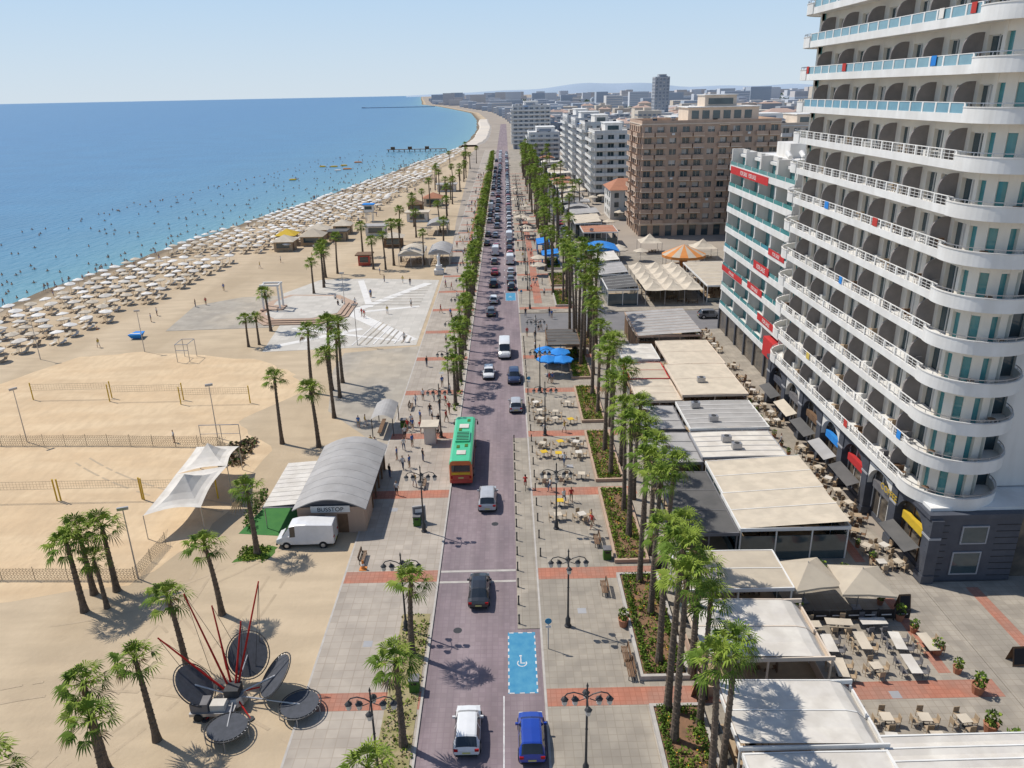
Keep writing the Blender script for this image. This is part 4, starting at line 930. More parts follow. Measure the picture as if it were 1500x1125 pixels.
for k in range(7): g['panels'].box(22.4+k*1.3,49.95,.3,23.6+k*1.3,50.0,1.15,'black');g['posts'].box(22.3+k*1.3,49.92,.1,22.38+k*1.3,50.03,1.25,'iron');g['lettering_bars'].box(22.6+k*1.3,49.93,.65,23.4+k*1.3,49.948,.75,'plaza_white')
g.done()
g=MB();g.lathe((0,0,0),[(.22,0),(.3,.45),(.33,.5),(.28,.5),(.26,.42),(0,.42)],10,'tile_roof');g.leaves((0,0,.8),(.35,.35,.4),90,['leaf_a','leaf_b','leaf_dark'],.1);PS=g.mesh('potted_shrub')
for x,y in [(30.6,50),(31,48.5),(31.5,46),(31.9,44),(32.2,42),(22.6,50.6),(21.9,49.3),(31,38.5),(31.5,37),(30,52),(8.6,50),(24.5,55.8),(26.5,55.8),(28.5,55.6),(22.4,40.8)]: inst(PS,'potted_shrub',(x,y,.12),U(0,6),U(.9,1.5))
for k in range(30): inst(PS,'potted_shrub',(31.9+U(-.2,.2),58+k*2.4,.12),U(0,6),U(.7,1.1))
B=MB()
for k in range(4): B.box(-.9,-.22+k*.12,.44,.9,-.13+k*.12,.47,'wood')
for k in range(3): B.box(-.9,.28+k*.02,.55+k*.14,.9,.31+k*.02,.65+k*.14,'wood')
for s_ in (-.75,.75): B.box(s_-.03,-.2,0,s_+.03,-.15,.44,'iron');B.box(s_-.03,.22,0,s_+.03,.27,.95,'iron');B.box(s_-.03,-.15,.4,s_+.03,.22,.439,'iron')
BN=B.mesh('park_bench')
for x,y,r_ in ((7.6,54.6,-pi/2),(8.2,46.2,-pi/2),(8.3,44.7,-pi/2),(-8.0,34.8,0),(7.8,62,-pi/2),(-9.6,74,pi/2),(-13.8,60,pi/2),(-13.5,96,pi/2)): inst(BN,'park_bench',(x,y,.12),r_)
B=MB();B.box(-.35,-.35,0,.35,.35,1.0,'lawn');B.box(-.38,-.38,1.0,.38,.38,1.1,'fin_grey');B.box(-.2,-.36,.7,.2,-.34,.88,'black');LB=B.mesh('litter_bin')
for x,y in ((-7.3,43.5),(8.5,59.5),(-9.5,66),(-13.8,90)): inst(LB,'litter_bin',(x,y,.12))
B=MB();B.lathe((0,0,0),[(.22,0),(.22,.04),(.15,.05),(.05,.7),(0,.72)],10,'fabric_orange');B.box(-.25,-.25,0,.25,.25,.03,'fabric_orange');B.lathe((0,0,0),[(.118,.3),(.09,.45)],10,'white_slab');CN=B.mesh('traffic_cone')
inst(CN,'traffic_cone',(-13.6,58.6,.12),0,1.3);inst(CN,'traffic_cone',(-77,138,.0))
B=MB();B.tube((0,0,0),(0,0,2.8),.04,.04,8,'metal');B.tube((0,-.03,2.6),(0,-.06,2.6),.26,.26,16,'blue_paint');B.box(-.2,-.06,2.0,.2,-.035,2.2,'white_slab');TSN=B.mesh('traffic_sign')
for x,y in ((2.5,47.5),(2.6,100),(2.6,150)): inst(TSN,'traffic_sign',(x,y,.12))
B=MB();B.box(-.7,-.15,0,.7,.15,.12,'grey_wall');B.box(-.65,-.1,.12,.65,.1,1.9,'fabric_grey');B.box(-.55,-.115,.3,.55,-.1,1.75,'fin_grey');B.box(-.4,-.12,1.2,.4,-.116,1.6,'shirt_white');KS=B.mesh('information_board')
inst(KS,'information_board',(-9.3,66.4,.12),.2)
B=MB()
for s_ in (-1,1): B.add([(-.4,s_*.35,0),(.4,s_*.35,0),(.4,s_*.03,1.2),(-.4,s_*.03,1.2)],[(0,1,2,3)],'wood');B.add([(-.32,s_*.345,.15),(.32,s_*.345,.15),(.32,s_*.075,1.12),(-.32,s_*.075,1.12)],[(0,1,2,3)],'shirt_black')
AB=B.mesh('menu_board')
for x,y in ((31.5,51.3),(36.7,44.9),(22.6,35.9),(12.9,57.5),(12.8,42.0)): inst(AB,'menu_board',(x,y,.12),U(-.5,.5),1.2)
# ------------------------------------------------------------------ bus station building
g=Group('bus_stop_building');x0,x1,y0,y1=-20.9,-14.4,65,78.2;xm=(x0+x1)/2
n=18
for j in range(9):
    ya_,yb_=y0-.6+(y1-y0+1.2)*j/9,y0-.6+(y1-y0+1.2)*(j+1)/9-.04
    for i in range(n):
        t0,t1=i/n,(i+1)/n;f=lambda t:(x0-.3+(x1-x0+.6)*t,2.9+1.5*sin(pi*(.08+.84*t))-.35)
        (xa,za),(xb,zb)=f(t0),f(t1);g['vaulted_roof'].add([(xa,ya_,za),(xb,ya_,zb),(xb,yb_,zb),(xa,yb_,za),(xa,ya_,za-.1),(xb,ya_,zb-.1),(xb,yb_,zb-.1),(xa,yb_,za-.1)],[(0,1,2,3),(4,7,6,5),(0,4,5,1),(3,2,6,7)],'fabric_grey')
g['walls'].box(x0,y0,.0,x1,y0+.25,2.85,'brown_wall');g['walls'].box(x0,y0+.25,.0,x0+.25,y1,2.85,'brown_wall');g['walls'].box(x0+.25,y1-.25,.0,x1,y1,2.85,'brown_wall');g['walls'].box(x1-.25,y0+.25,.0,x1,y0+4,2.85,'brown_wall')
g['walls'].add([(x0+(x1-x0)*i/12,y0+.1,2.85+1.35*sin(pi*(.08+.84*i/12))-.33) for i in range(13)]+[(x1,y0+.1,2.6),(x0,y0+.1,2.6)],[tuple(range(15))],'dark_stone')
for k in range(5): g['columns'].box(x1-.15,y0+4.5+k*2.1,.1,x1,y0+4.65+k*2.1,2.85,'wood')
g['counter'].box(x1-1.2,y0+5,.1,x1-.6,y1-1,1.1,'wood')
g['sign'].box(xm-1.9,y0-.12,2.35,xm+1.9,y0-.05,3.05,'white_slab');g['windows'].box(xm-2.4,y0-.03,.9,xm-.6,y0+.02,2,'glass');g['windows'].box(xm+.6,y0-.03,.05,xm+1.6,y0+.02,2.1,'wood')
g.t.append(text('BUSSTOP',.62,(xm,y0-.13,2.48),(pi/2,0,0),'black'))
for k in range(10): g['lean_to'].add([(x0-3.6,66+k*.95,2.5),(x0-.1,66+k*.95,2.75),(x0-.1,66.9+k*.95,2.75),(x0-3.6,66.9+k*.95,2.5)],[(0,1,2,3)],'fabric_white')
g['lean_to'].box(x0-3.6,65.9,2.38,x0-.1,75.6,2.46,'grey_wall')
for q in ((x0-3.5,66.1),(x0-3.5,75.3),(x0-3.5,70.7)): g['lean_to'].tube((q[0],q[1],0),(q[0],q[1],2.4),.05,.05,6,'metal')
g.done()
g=Group('bus_shelter')
for i in range(8):
    f=lambda t:(-17.4+2.8*t,2.5+.6*sin(pi*t))
    (xa,za),(xb,zb)=f(i/8),f((i+1)/8);g['roof'].add([(xa,87,za),(xb,87,zb),(xb,92.4,zb),(xa,92.4,za)],[(0,1,2,3)],'fabric_grey')
for q in ((-17.3,87.2),(-14.7,87.2),(-17.3,92.2),(-14.7,92.2)): g['posts'].tube((q[0],q[1],0),(q[0],q[1],2.55),.06,.06,6,'iron')
g['seat'].box(-16.8,87.6,.4,-16.3,92,.46,'wood');g['seat'].box(-16.7,88,0,-16.6,88.1,.4,'iron');g['seat'].box(-16.7,91.5,0,-16.6,91.6,.4,'iron');g.done()
g=Group('kiosk');g['walls'].box(-10.6,84.6,.12,-9.2,86,2.4,'fabric_white');g['roof'].box(-11,84.2,2.4,-8.8,86.4,2.6,'fabric_cream');g['window'].box(-9.21,84.9,1.1,-9.17,85.7,2,'glass');g.done()
sheet('artificial_lawn',[(-27,65.2),(-21.1,64.4),(-21.1,75.8),(-24.6,77)],.012,'turf')
sheet('lawn',wob([(-26,60.2),(-22.8,60.6),(-22.4,62.6),(-25.2,62.8)],4,.3),.013,'lawn')
g=MB();[g.leaves((U(-25.6,-23),U(60.4,62.6),.15),(.4,.4,.15),14,['leaf_b','leaf_a'],.14) for i in range(50)];[g.leaves((-26.5+U(-.3,.3),66+i*.5,.6),(.4,.4,.6),40,['leaf_dark','leaf_a'],.14) for i in range(14)];g.obj('hedge')
g=Group('tensile_sun_sail')
P0=[(-35.6,64.6,2.6),(-30.4,65.6,2.8),(-29.6,71.5,4.3),(-31,79,3.0),(-36,79.5,2.8),(-35.2,71.8,3.3)]
def sail(c4,pk,mb):
    for s_ in range(4):
        p,q=Vector(c4[s_]),Vector(c4[(s_+1)%4]);c=(Vector(c4[0])+Vector(c4[1])+Vector(c4[2])+Vector(c4[3]))/4+Vector((0,0,pk));vs=[];fs=[]
        for k in range(6):
            t=k/5
            for l in range(7):
                u=l/6;e=p.lerp(q,u);inn=e.lerp(c,.10*sin(pi*u)*(1-t));v=inn.lerp(c,t);v.z-= .55*sin(pi*t);vs.append(tuple(v))
        for k in range(5):
            for l in range(6): fs.append((k*7+l,k*7+l+1,k*7+l+8,k*7+l+7))
        mb.add(vs,fs,'fabric_white')
sail([P0[0],P0[1],P0[2],P0[5]],1.8,g['sail']);sail([P0[5],P0[2],P0[3],P0[4]],1.8,g['sail'])
for p in P0: g['masts'].tube((p[0],p[1],0),(p[0],p[1],p[2]),.05,.05,6,'metal')
g.done()
def net(xa,xb,y,post='yellow',ya2=None,name='volleyball_net'):
    g=Group(name);ya2=y if ya2 is None else ya2
    for x,yy_ in ((xa,y),(xb,ya2)): g['posts'].tube((x,yy_,0),(x,yy_,2.6),.08,.08,8,post)
    n=30
    for i in range(n): 
        t=i/n;x=xa+(xb-xa)*t;yy_=y+(ya2-y)*t;g['net'].tube((x,yy_,1.45),(x,yy_,2.35),.01,.01,3,'netting',caps=False)
    for z in (1.45,1.75,2.05,2.35): g['net'].tube((xa,y,z),(xb,ya2,z),.018 if z in(1.45,2.35) else .01,.018 if z in(1.45,2.35) else .01,4,'netting')
    g.done()
net(-68.6,-57.3,102.6);net(-57,-46.5,101.3);net(-46.2,-36.5,99.6);net(-59.5,-48.8,72.6);net(-48.4,-39.7,72.6);net(-39.4,-31.5,72.4)
def fence(pts,h=1.5,name='netting_fence'):
    g=Group(name)
    for (a,b_) in zip(pts,pts[1:]):
        L_=math.hypot(b_[0]-a[0],b_[1]-a[1]);n=int(L_/3.2)+1
        for i in range(n+1): x,y=a[0]+(b_[0]-a[0])*i/n,a[1]+(b_[1]-a[1])*i/n;g['posts'].tube((x,y,0),(x,y,h+.1),.03,.03,5,'netting')
        m=int(L_/.3)
        for i in range(m):
            t=i/m;x,y=a[0]+(b_[0]-a[0])*t,a[1]+(b_[1]-a[1])*t;top=h-.12*abs(sin(i*.36))
            g['mesh'].tube((x,y,.03),(x,y,top),.012,.012,3,'netting',caps=False)
            g['mesh'].tube((x,y,.03),(x+(b_[0]-a[0])/L_*1.1,y+(b_[1]-a[1])/L_*1.1,top),.012,.012,3,'netting',caps=False)
            g['mesh'].tube((x,y,top),(x+(b_[0]-a[0])/L_*1.1,y+(b_[1]-a[1])/L_*1.1,.03),.012,.012,3,'netting',caps=False)
        for k in range(6):
            z=.1+k*(h-.25)/5;g['mesh'].tube((a[0],a[1],z),(b_[0],b_[1],z),.014,.014,3,'netting')
    g.done()
fence([(-72,88.5),(-63.6,87),(-50,86.4),(-35.6,85.2)]);fence([(-60,59),(-52,58.5),(-33.8,57.8),(-33.4,63.5)],1.3);fence([(-36,85.2),(-31.5,80.6)],1.3)
g=Group('goal_frame')
for x in (-38.5,-35.9,-33.6): g['frame'].tube((x,86.6,0),(x,86.6,2.4),.05,.05,6,'metal')
g['frame'].tube((-38.5,86.6,2.4),(-33.6,86.6,2.4),.05,.05,6,'metal');g['frame'].tube((-38.5,86.6,1.2),(-33.6,86.6,1.2),.03,.03,6,'metal');g.done()
g=Group('exercise_frame')
for x,y in ((-54,118),(-52,118),(-54,121),(-52,121)): g['frame'].tube((x,y,0),(x,y,3),.06,.06,6,'metal')
for a in (((-54,118,3),(-52,118,3)),((-54,121,3),(-52,121,3)),((-54,118,3),(-54,121,3)),((-52,118,3),(-52,121,3)),((-54,118,2),(-52,118,2))): g['frame'].tube(a[0],a[1],.05,.05,6,'metal')
g.done()
g=MB()
for i in range(70): 
    x,y=U(-34.5,-31.5),U(80,87);g.leaves((x,y,.25),(.5,.5,.3),10,['leaf_dead','netting','leaf_dark','wood'],.25)
g.obj('brushwood_pile')
B=MB();B.tube((0,0,0),(0,0,8),.08,.05,8,'metal');B.box(-.5,-.1,7.8,.5,.1,8.1,'metal');FL=B.mesh('floodlight_mast')
for x,y in ((-61,88),(-37,88),(-26,125),(-33,150),(-62,124),(-78,121),(-33.6,58)): inst(FL,'floodlight_mast',(x,y,0),U(0,1),.9)
# ------------------------------------------------------------------ bungee trampoline
g=Group('bungee_trampoline');cx,cy=-19.9,42.7
g['base'].tube((cx,cy,.3),(cx,cy,.9),.9,.7,12,'metal');g['base'].box(cx-.5,cy-.5,.9,cx+.5,cy+.5,1.5,'iron')
for k in range(4): a=pi/4+k*pi/2;g['base'].tube((cx,cy,.9),(cx+2.2*cos(a),cy+2.2*sin(a),.05),.07,.05,6,'red');g['base'].tube((cx+2.2*cos(a),cy+2.2*sin(a),0),(cx+2.2*cos(a),cy+2.2*sin(a),.1),.25,.25,10,'iron')
g['trailer'].box(cx-2.6,cy-1.6,.35,cx+.4,cy-.5,.6,'metal');g['trailer'].box(cx-2.5,cy-1.5,.6,cx-1.3,cy-.6,1.3,'fin_grey');g['trailer'].box(cx-1.2,cy-1.4,.6,cx-.2,cy-.7,1.1,'fabric_white')
for s_ in (-2,-.2): g['trailer'].tube((cx+s_,cy-1.7,.3),(cx+s_,cy-1.55,.3),.3,.3,12,'rubber')
for k,(a,tilt,dist,hz_) in enumerate(((185,48,2.5,1.9),(78,58,2.3,2.3),(15,45,2.9,1.7),(-80,4,3.0,.75),(-12,4,5.0,.75))):  # the two low flat discs stand in for shadow circles on the ground
    a=radians(a);c=Vector((cx+dist*cos(a),cy+dist*sin(a),hz_));R_=1.7 if tilt>10 else 1.45
    M_=Matrix.Translation(c)@Matrix.Rotation(a,4,'Z')@Matrix.Rotation(-radians(tilt),4,'Y')
    g['beds_and_shadow_discs'].tube((0,0,0),(0,0,.03),R_-.14,R_-.14,28,'tramp_mat',M_)
    n=28
    for i in range(n):
        a0,a1=2*pi*i/n,2*pi*(i+1)/n;g['frames'].tube((R_*cos(a0),R_*sin(a0),0),(R_*cos(a1),R_*sin(a1),0),.045,.045,5,'iron',M_)
        g['frames'].tube((R_*cos(a0),R_*sin(a0),0),((R_-.16)*cos(a0),(R_-.16)*sin(a0),.0),.014,.014,3,'metal',M_)
    if tilt<10:
        for q in range(5): b_=2*pi*q/5;p=M_@Vector((R_*cos(b_),R_*sin(b_),0));g['frames'].tube(p,(p.x,p.y,0),.04,.04,6,'metal')
    g['frames'].tube((cx,cy,.7),c,.06,.06,6,'metal')
for (dx,dy,h_) in ((-3.0,1.8,8.0),(1.9,2.8,8.2),(-4.8,.6,5.3),(.6,1.8,5.6),(-1.6,2.6,6.4)):
    e=Vector((cx+dx,cy+dy,h_));s_=Vector((cx+dx*.08,cy+dy*.08,.9));g['red_poles'].tube(s_,e,.085,.05,8,'red')
    g['ropes'].tube(e,(cx+dx*.6,cy+dy*.6,1.6),.02,.02,3,'iron');g['ropes'].tube(e,(cx+dx*.3+.6,cy+dy*.9,1.6),.02,.02,3,'iron')
g.done()
# ------------------------------------------------------------------ beach umbrellas
random.seed(3)
ub=MB();lg=MB()
def inl(y):
    pts=[(95,-87),(117,-81),(135,-78),(172,-74),(185,-69),(200,-62),(215,-59),(231,-61),(262,-52),(324,-43),(422,-37),(568,-30),(620,-30)]
    for (a,b_),(c,d) in zip(pts,pts[1:]):
        if a<=y<=c: return b_+(d-b_)*(y-a)/(c-a)
    return pts[-1][1]
def umb(x,y,r,mat,lounge=True,h=2.1):
    n=8;a0=U(0,.7);tx,ty=U(-.12,.12),U(-.12,.12)
    vs=[(x+r*cos(2*pi*i/n+a0),y+r*sin(2*pi*i/n+a0),h+tx*cos(2*pi*i/n+a0)+ty*sin(2*pi*i/n+a0)) for i in range(n)];vs+=[(x,y,h+.42)]+[(a,b_,c-.13) for a,b_,c in vs[:n]]
    ub.add(vs,[(i,(i+1)%n,n) for i in range(n)]+[(i,(i+1)%n,n+1+(i+1)%n,n+1+i) for i in range(n)],mat)
    ub.tube((x,y,-.05),(x,y,h+.5),.035,.03,4,'wood_light',caps=False)
    if lounge:
        for s_ in (-.75,.75):
            lx=x+s_+U(-.1,.1);ly=y-.2+U(-.3,.3);m_=random.choice(['fabric_white','fabric_beige','fabric_cream','wood_light','wood_light'])
            lg.box(lx-.3,ly-.9,.28,lx+.3,ly+.5,.34,m_);lg.add([(lx-.3,ly+.5,.34),(lx+.3,ly+.5,.34),(lx+.3,ly+1.0,.75),(lx-.3,ly+1.0,.75)],[(0,1,2,3)],m_)
            for q in ((-.27,-.85),(.27,-.85),(-.27,.45),(.27,.45)): lg.box(lx+q[0]-.025,ly+q[1]-.025,-.02,lx+q[0]+.025,ly+q[1]+.025,.28,m_)
s=100
while s<600:
    c=coastn(s)
    x0_=c+9;x1_=inl(s);x=x0_
    gap=(150<s<154)or(196<s<206)or(246<s<252)or(330<s<337)or(420<s<428)
    while x<x1_ and not gap:
        if random.random()<.93: umb(x+U(-.3,.3)+.8*sin(s*.05),s+U(-.35,.35)+(x-x0_)*.12,U(1.15,1.3),random.choice(['umbrella_white','umbrella_white','umbrella_white','fabric_white','fabric_cream']),s<430)
        x+=3.9 if s<240 else 3.8
    s+=4.5 if s<240 else (4.6 if s<400 else 5.2)
ub.obj('beach_umbrellas');lg.obj('sun_loungers')
def hut(name,x,y,w_,d,h,wall,roof,rt='hip'):
    g=Group(name);g['walls'].box(x-w_/2,y-d/2,0,x+w_/2,y+d/2,h,wall)
    o=.6
    if rt=='hip': g['roof'].add([(x-w_/2-o,y-d/2-o,h),(x+w_/2+o,y-d/2-o,h),(x+w_/2+o,y+d/2+o,h),(x-w_/2-o,y+d/2+o,h),(x,y,h+min(w_,d)*.32)],[(0,1,4),(1,2,4),(2,3,4),(3,0,4),(0,3,2,1)],roof)
    else: g['roof'].box(x-w_/2-o,y-d/2-o,h,x+w_/2+o,y+d/2+o,h+.25,roof)
    g['openings'].box(x-w_*.35,y-d/2-.03,1,x+w_*.35,y-d/2+.02,h-.4,'glass');g['openings'].box(x+w_/2-.02,y-d*.3,0,x+w_/2+.03,y-d*.05,2.1,'wood');g['counter'].box(x-w_*.38,y-d/2-.35,.9,x+w_*.38,y-d/2-.04,1,'wood_light');g.done()
for x,y,w_,d,r_,t_ in ((-62,214,5,5,'fabric_cream','hip'),(-56,222,6,6,'fabric_beige','hip'),(-57,233,6,5,'fabric_cream','hip'),(-50,228,5,4,'fabric_dark','flat'),(-64,224,5,5,'yellow','hip'),(-51,240,5,5,'fabric_cream','hip')): hut('beach_bar',x,y,w_,d,2.7,'wood_light',r_,t_)
hut('beach_kiosk',-36,192,3,3,2.6,'bus_red','wood','flat');hut('beach_kiosk',-40,236,6,4,2.8,'white_wall','fabric_grey','flat');hut('beach_kiosk',-32,216,5,4,2.8,'wood','fabric_cream');hut('beach_kiosk',-30,262,7,5,3,'white_wall','fabric_cream','flat');hut('beach_kiosk',-28,300,7,6,3,'cream_wall','tile_roof');hut('beach_kiosk',-26,345,8,6,3,'white_wall','fabric_grey','flat');hut('beach_kiosk',-33,283,5,5,3,'wood','wood')
canopy('vaulted_pavilion',-19.5,-14.3,188,200,3.2,'fabric_grey','barrel',frame='metal',wallh=0);canopy('vaulted_pavilion',-27,-21,188,199,3.0,'fabric_cream','barrel',frame='metal',wallh=0)
canopy('vaulted_pavilion',-24,-18,232,242,3.2,'fabric_grey','barrel',frame='metal',wallh=0)
g=Group('lifeguard_tower')
for a in (-47.6,-45.4):
    for b_ in (262,264.2): g['legs'].box(a-.1,b_-.1,0,a+.1,b_+.1,3.2,'white_slab')
g['cabin'].box(-48,261.6,3.2,-45,264.6,5.6,'white_slab');g['cabin'].box(-47.7,261.55,4.1,-45.3,261.62,5.2,'glass');g['roof'].box(-48.5,261.1,5.6,-44.5,265.1,5.85,'fabric_blue')
for k in range(10): g['ladder'].box(-46.9,260-.0+k*.16,.2+k*.3,-46.1,260.12+k*.16,.26+k*.3,'white_slab')
g.done()
g=Group('small_boat');g['hull'].add([(-68,131,.9),(-65.6,131,.9),(-65.9,133.4,.9),(-67.6,133.4,.9),(-67.6,131.4,.1),(-66,131.4,.1),(-66.3,133,.1),(-67.3,133,.1)],[(0,1,5,4),(1,2,6,5),(2,3,7,6),(3,0,4,7),(4,5,6,7),(0,3,2,1)],'fabric_blue');g['bench'].box(-67.8,131.5,.92,-66,131.9,.98,'white_slab');g.done()
# ------------------------------------------------------------------ people
def person_mesh(pose,shirt,pants,hair,bare=False):
    J={'pel':(0,0,.95),'sp':(0,0,1.15),'ch':(0,.01,1.35),'nk':(0,0,1.5),'hd0':(0,-.01,1.57),'hd':(0,-.01,1.66),'hd1':(0,0,1.75)}
    st=pose=='walk'
    for s_,n in ((-1,'l'),(1,'r')):
        f=s_*.18 if st else 0
        J[n+'hip']=(s_*.09,0,.9);J[n+'kn']=(s_*.11,-.10*(1 if f>0 else 0) -f*.6,.5);J[n+'an']=(s_*.11,-f*1.2+.02,.09);J[n+'to']=(s_*.12,-f*1.2-.14,.03)
        J[n+'sh']=(s_*.18,.01,1.42);J[n+'el']=(s_*.25,.03+f*.5,1.14);J[n+'wr']=(s_*.26,-.06+f*.9,.9);J[n+'ha']=(s_*.26,-.09+f,.82)
    names=list(J);E=[('pel','sp'),('sp','ch'),('ch','nk'),('nk','hd0'),('hd0','hd'),('hd','hd1')]
    for n in 'lr': E+=[('pel',n+'hip'),(n+'hip',n+'kn'),(n+'kn',n+'an'),(n+'an',n+'to'),('ch',n+'sh'),(n+'sh',n+'el'),(n+'el',n+'wr'),(n+'wr',n+'ha')]
    R={'pel':(.15,.11),'sp':(.13,.095),'ch':(.165,.11),'nk':(.055,.055),'hd0':(.06,.07),'hd':(.078,.095),'hd1':(.06,.075)}
    for n in 'lr': R.update({n+'hip':(.09,.095),n+'kn':(.06,.065),n+'an':(.042,.045),n+'to':(.04,.03),n+'sh':(.06,.06),n+'el':(.042,.042),n+'wr':(.03,.03),n+'ha':(.035,.022)})
    me=bpy.data.meshes.new('p');me.from_pydata([J[n] for n in names],[(names.index(a),names.index(b_)) for a,b_ in E],[])
    o=bpy.data.objects.new('p',me);S.collection.objects.link(o);o.modifiers.new('s','SKIN');ss=o.modifiers.new('u','SUBSURF');ss.levels=1
    for i,n in enumerate(names): me.skin_vertices[0].data[i].radius=R[n]
    me.skin_vertices[0].data[0].use_root=True
    dg=bpy.context.evaluated_depsgraph_get();em=bpy.data.meshes.new_from_object(o.evaluated_get(dg));bpy.data.objects.remove(o)
    g=MB();g.v=[tuple(v.co) for v in em.vertices]
    for p in em.polygons:
        c=p.center;ax=abs(c.x)
        if c.z>1.69 or (c.z>1.6 and c.y>.03): m_=hair
        elif c.z>1.47: m_='skin'
        elif c.z>.97 and (ax<.2 or c.z>1.22): m_='skin' if bare else shirt
        elif c.z>.97: m_='skin'
        elif ax>.2 and c.z>.7: m_='skin'
        elif c.z>.48 if pants!='denim' else c.z>.12: m_=pants
        elif c.z>.08: m_='skin'
        else: m_='shirt_black'
        g.f.append(tuple(p.vertices));g.m.append(g.mi(m_))
    g.add([(-.018,-.095,1.63),(.018,-.095,1.63),(0,-.125,1.635),(0,-.1,1.68)],[(0,1,2),(0,2,3),(1,3,2)],'skin')
    for s_ in (-1,1):
        g.box(s_*.03-.01,-.1,1.665,s_*.03+.01,-.088,1.675,'hair');g.box(s_*.082-.012,-.015,1.63,s_*.082+.012,.015,1.68,'skin')
        h=Vector(J[('l' if s_<0 else 'r')+'ha'])
        for q in range(4): a=h+Vector((0,-.03+q*.018,-.02));g.tube(a,a+Vector((-s_*.01,-.01,-[.07,.08,.075,.055][q])),.009,.006,4,'skin')
        g.tube(h+Vector((0,-.03,.02)),h+Vector((-s_*.03,-.055,-.03)),.011,.007,4,'skin')
    g.box(-.025,-.098,1.595,.025,-.09,1.603,'shirt_red')
    return g.mesh('pedestrian',True,60)
PE=[person_mesh('walk','shirt_white','denim','hair'),person_mesh('stand','shirt_blue','shorts_khaki','hair'),person_mesh('walk','shirt_red','shorts_khaki','hair_fair'),person_mesh('stand','shirt_black','denim','hair'),person_mesh('walk','shirt_yellow','shirt_white','hair'),person_mesh('stand','shirt_white','shirt_black','hair_fair'),person_mesh('walk','skin','shirt_blue','hair',True)]
random.seed(31)
def ped(x,y,z=.12,r_=None): inst(random.choice(PE[:6]),'pedestrian',(x,y,z),U(0,6.28) if r_ is None else r_,U(.96,1.04))
for x,y in ((-12.4,78),(-11.7,78.4),(-12.9,83),(-12,84),(-13.2,86.5),(-12.3,72),(-10.6,73.8),(-10.3,80),(-13.6,76),(-13.4,80.5),(-12.8,90),(-11.8,91.5),(-10.7,93.5),(-9.6,95.5),(-10.6,98.5),(-9.8,99.2),(-8.9,97),(-9.3,90),(-8.2,94),(-8.6,101),(-9.9,104),(-10.3,92),(-13,97),(-12.2,99),(-13.1,88.6),(-12.5,88.9),(-11.4,88),(-9.9,88.2),(-9.1,86.9),(-8.4,91.2)): ped(x,y)
for x,y in ((-19.6,90.2),(-18.8,90.6),(-17,84),(-16.4,83.5)): ped(x,y,.01)
for i in range(18): ped(U(-14,-8.5),U(110,200))
for i in range(60): ped(U(-14,-8.5),U(200,420))
for i in range(24): ped(U(2.8,8.4),U(60,180))
for i in range(30): ped(U(2.8,8.4),U(180,340))
for i in range(20): ped(U(30.2,31.9),U(58,126))
for i in range(14): ped(U(-36,-18),U(126,172),.06)
ped(-42,86.9,0);ped(-30.5,180,0)
for i in range(100):
    s=U(105,560);inst(PE[6],'beachgoer',(coastn(s)+U(1,9),s,-.15),U(0,6.28))
for i in range(40): s=U(120,420);inst(random.choice(PE),'beachgoer',(inl(s)+U(1,14),s,0),U(0,6))
g=MB()
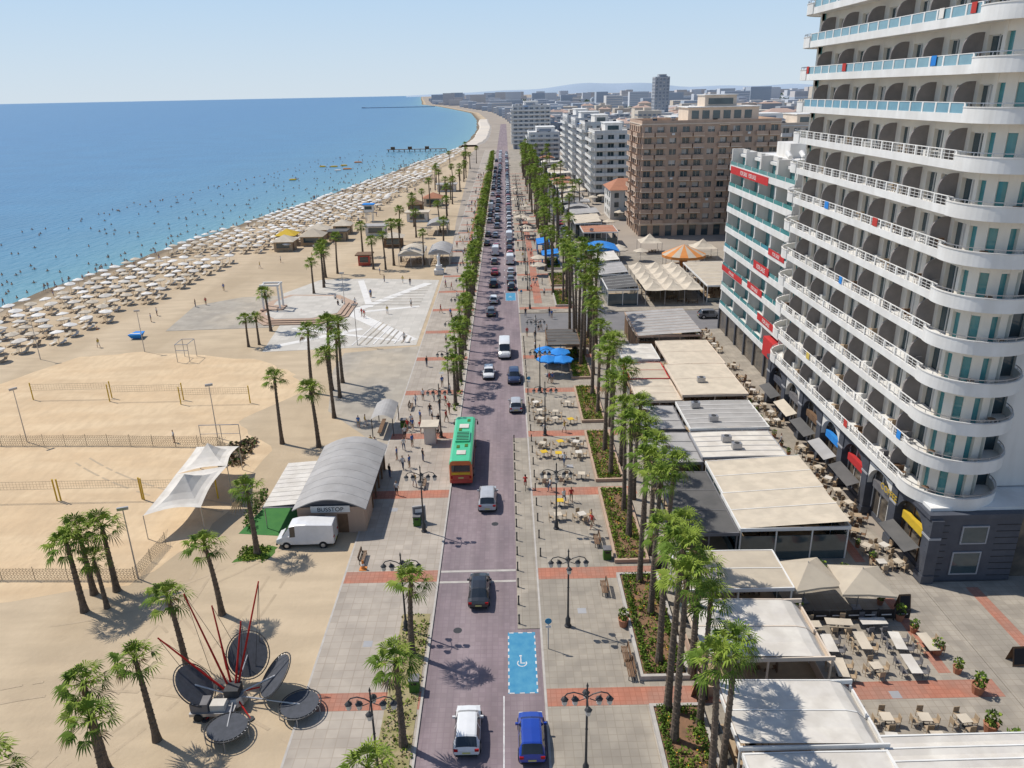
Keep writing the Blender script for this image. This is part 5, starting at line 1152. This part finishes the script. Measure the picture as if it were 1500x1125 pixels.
for i in range(480):
    s=105+ (random.random()**1.2)*520;x=coastn(s)-2-(random.random()**2)*75;a=U(0,6.28)
    g.lathe((x,s,-.62),[(.2,0),(.24,.15),(.2,.28),(.07,.34),(.07,.4)],8,'skin');g.lathe((x,s,-.25),[(.0,0),(.09,.03),(.12,.12),(.09,.22),(0,.26)],8,'hair')
    g.tube((x+.2*cos(a),s+.2*sin(a),-.4),(x+.6*cos(a),s+.6*sin(a),-.58),.06,.04,5,'skin');g.tube((x-.2*cos(a),s-.2*sin(a),-.4),(x-.55*cos(a),s-.55*sin(a),-.58),.06,.04,5,'skin')
g.obj('swimmers')
g=MB()
for i in range(7):
    x,s=coastn(420)-20-U(0,30),U(400,520);l=U(3,5);m_=random.choice(['yellow','white_slab','fabric_orange'])
    g.tube((x,s,-.4),(x+l,s,-.4),.35,.3,8,m_);g.tube((x,s+1.4,-.4),(x+l,s+1.4,-.4),.35,.3,8,m_);g.box(x+.5,s+.1,-.2,x+l-.6,s+1.3,.1,m_)
g.obj('pedal_boats')
g=MB()
for i in range(24): y=300+i*8;g.lathe((coastn(y)-70,y,-.7),[(.2,0),(.28,.2),(.2,.4),(0,.45)],8,'fabric_orange')
g.obj('marker_buoys')
g=Group('cyclist')
for y in (-.5,.5):
    for i in range(14):
        a0,a1=2*pi*i/14,2*pi*(i+1)/14;g['wheels'].tube((0,y+.33*cos(a0),.34+.33*sin(a0)),(0,y+.33*cos(a1),.34+.33*sin(a1)),.02,.02,4,'rubber')
for a,b_ in (((0,-.5,.34),(0,-.15,.85)),((0,-.15,.85),(0,.4,.85)),((0,.4,.85),(0,.5,.34)),((0,-.05,.34),(0,.4,.8)),((0,-.05,.34),(0,-.15,.9)),((-.25,.42,1.0),(.25,.42,1.0)),((0,.4,.8),(0,.42,1))): g['frame'].tube(a,b_,.02,.02,5,'iron')
r_=g['rider']
r_.lathe((0,-.1,.9),[(.13,0),(.15,.1),(.12,.3),(.17,.5),(.12,.58),(.05,.6),(.05,.66)],10,'shirt_red');r_.lathe((0,-.08,1.52),[(0,0),(.07,.03),(.1,.12),(.08,.22),(0,.26)],10,'hair')
for s_ in (-1,1):
    r_.tube((s_*.15,-.08,1.42),(s_*.24,.15,1.2),.05,.04,6,'shirt_red');r_.tube((s_*.24,.15,1.2),(s_*.22,.4,1.03),.04,.03,6,'skin');r_.tube((s_*.08,-.08,.93),(s_*.12,.25,.7),.08,.06,7,'denim');r_.tube((s_*.12,.25,.7),(s_*.1,.05,.3 if s_>0 else .38),.055,.04,7,'skin')
g.done((1.4,73,.06))
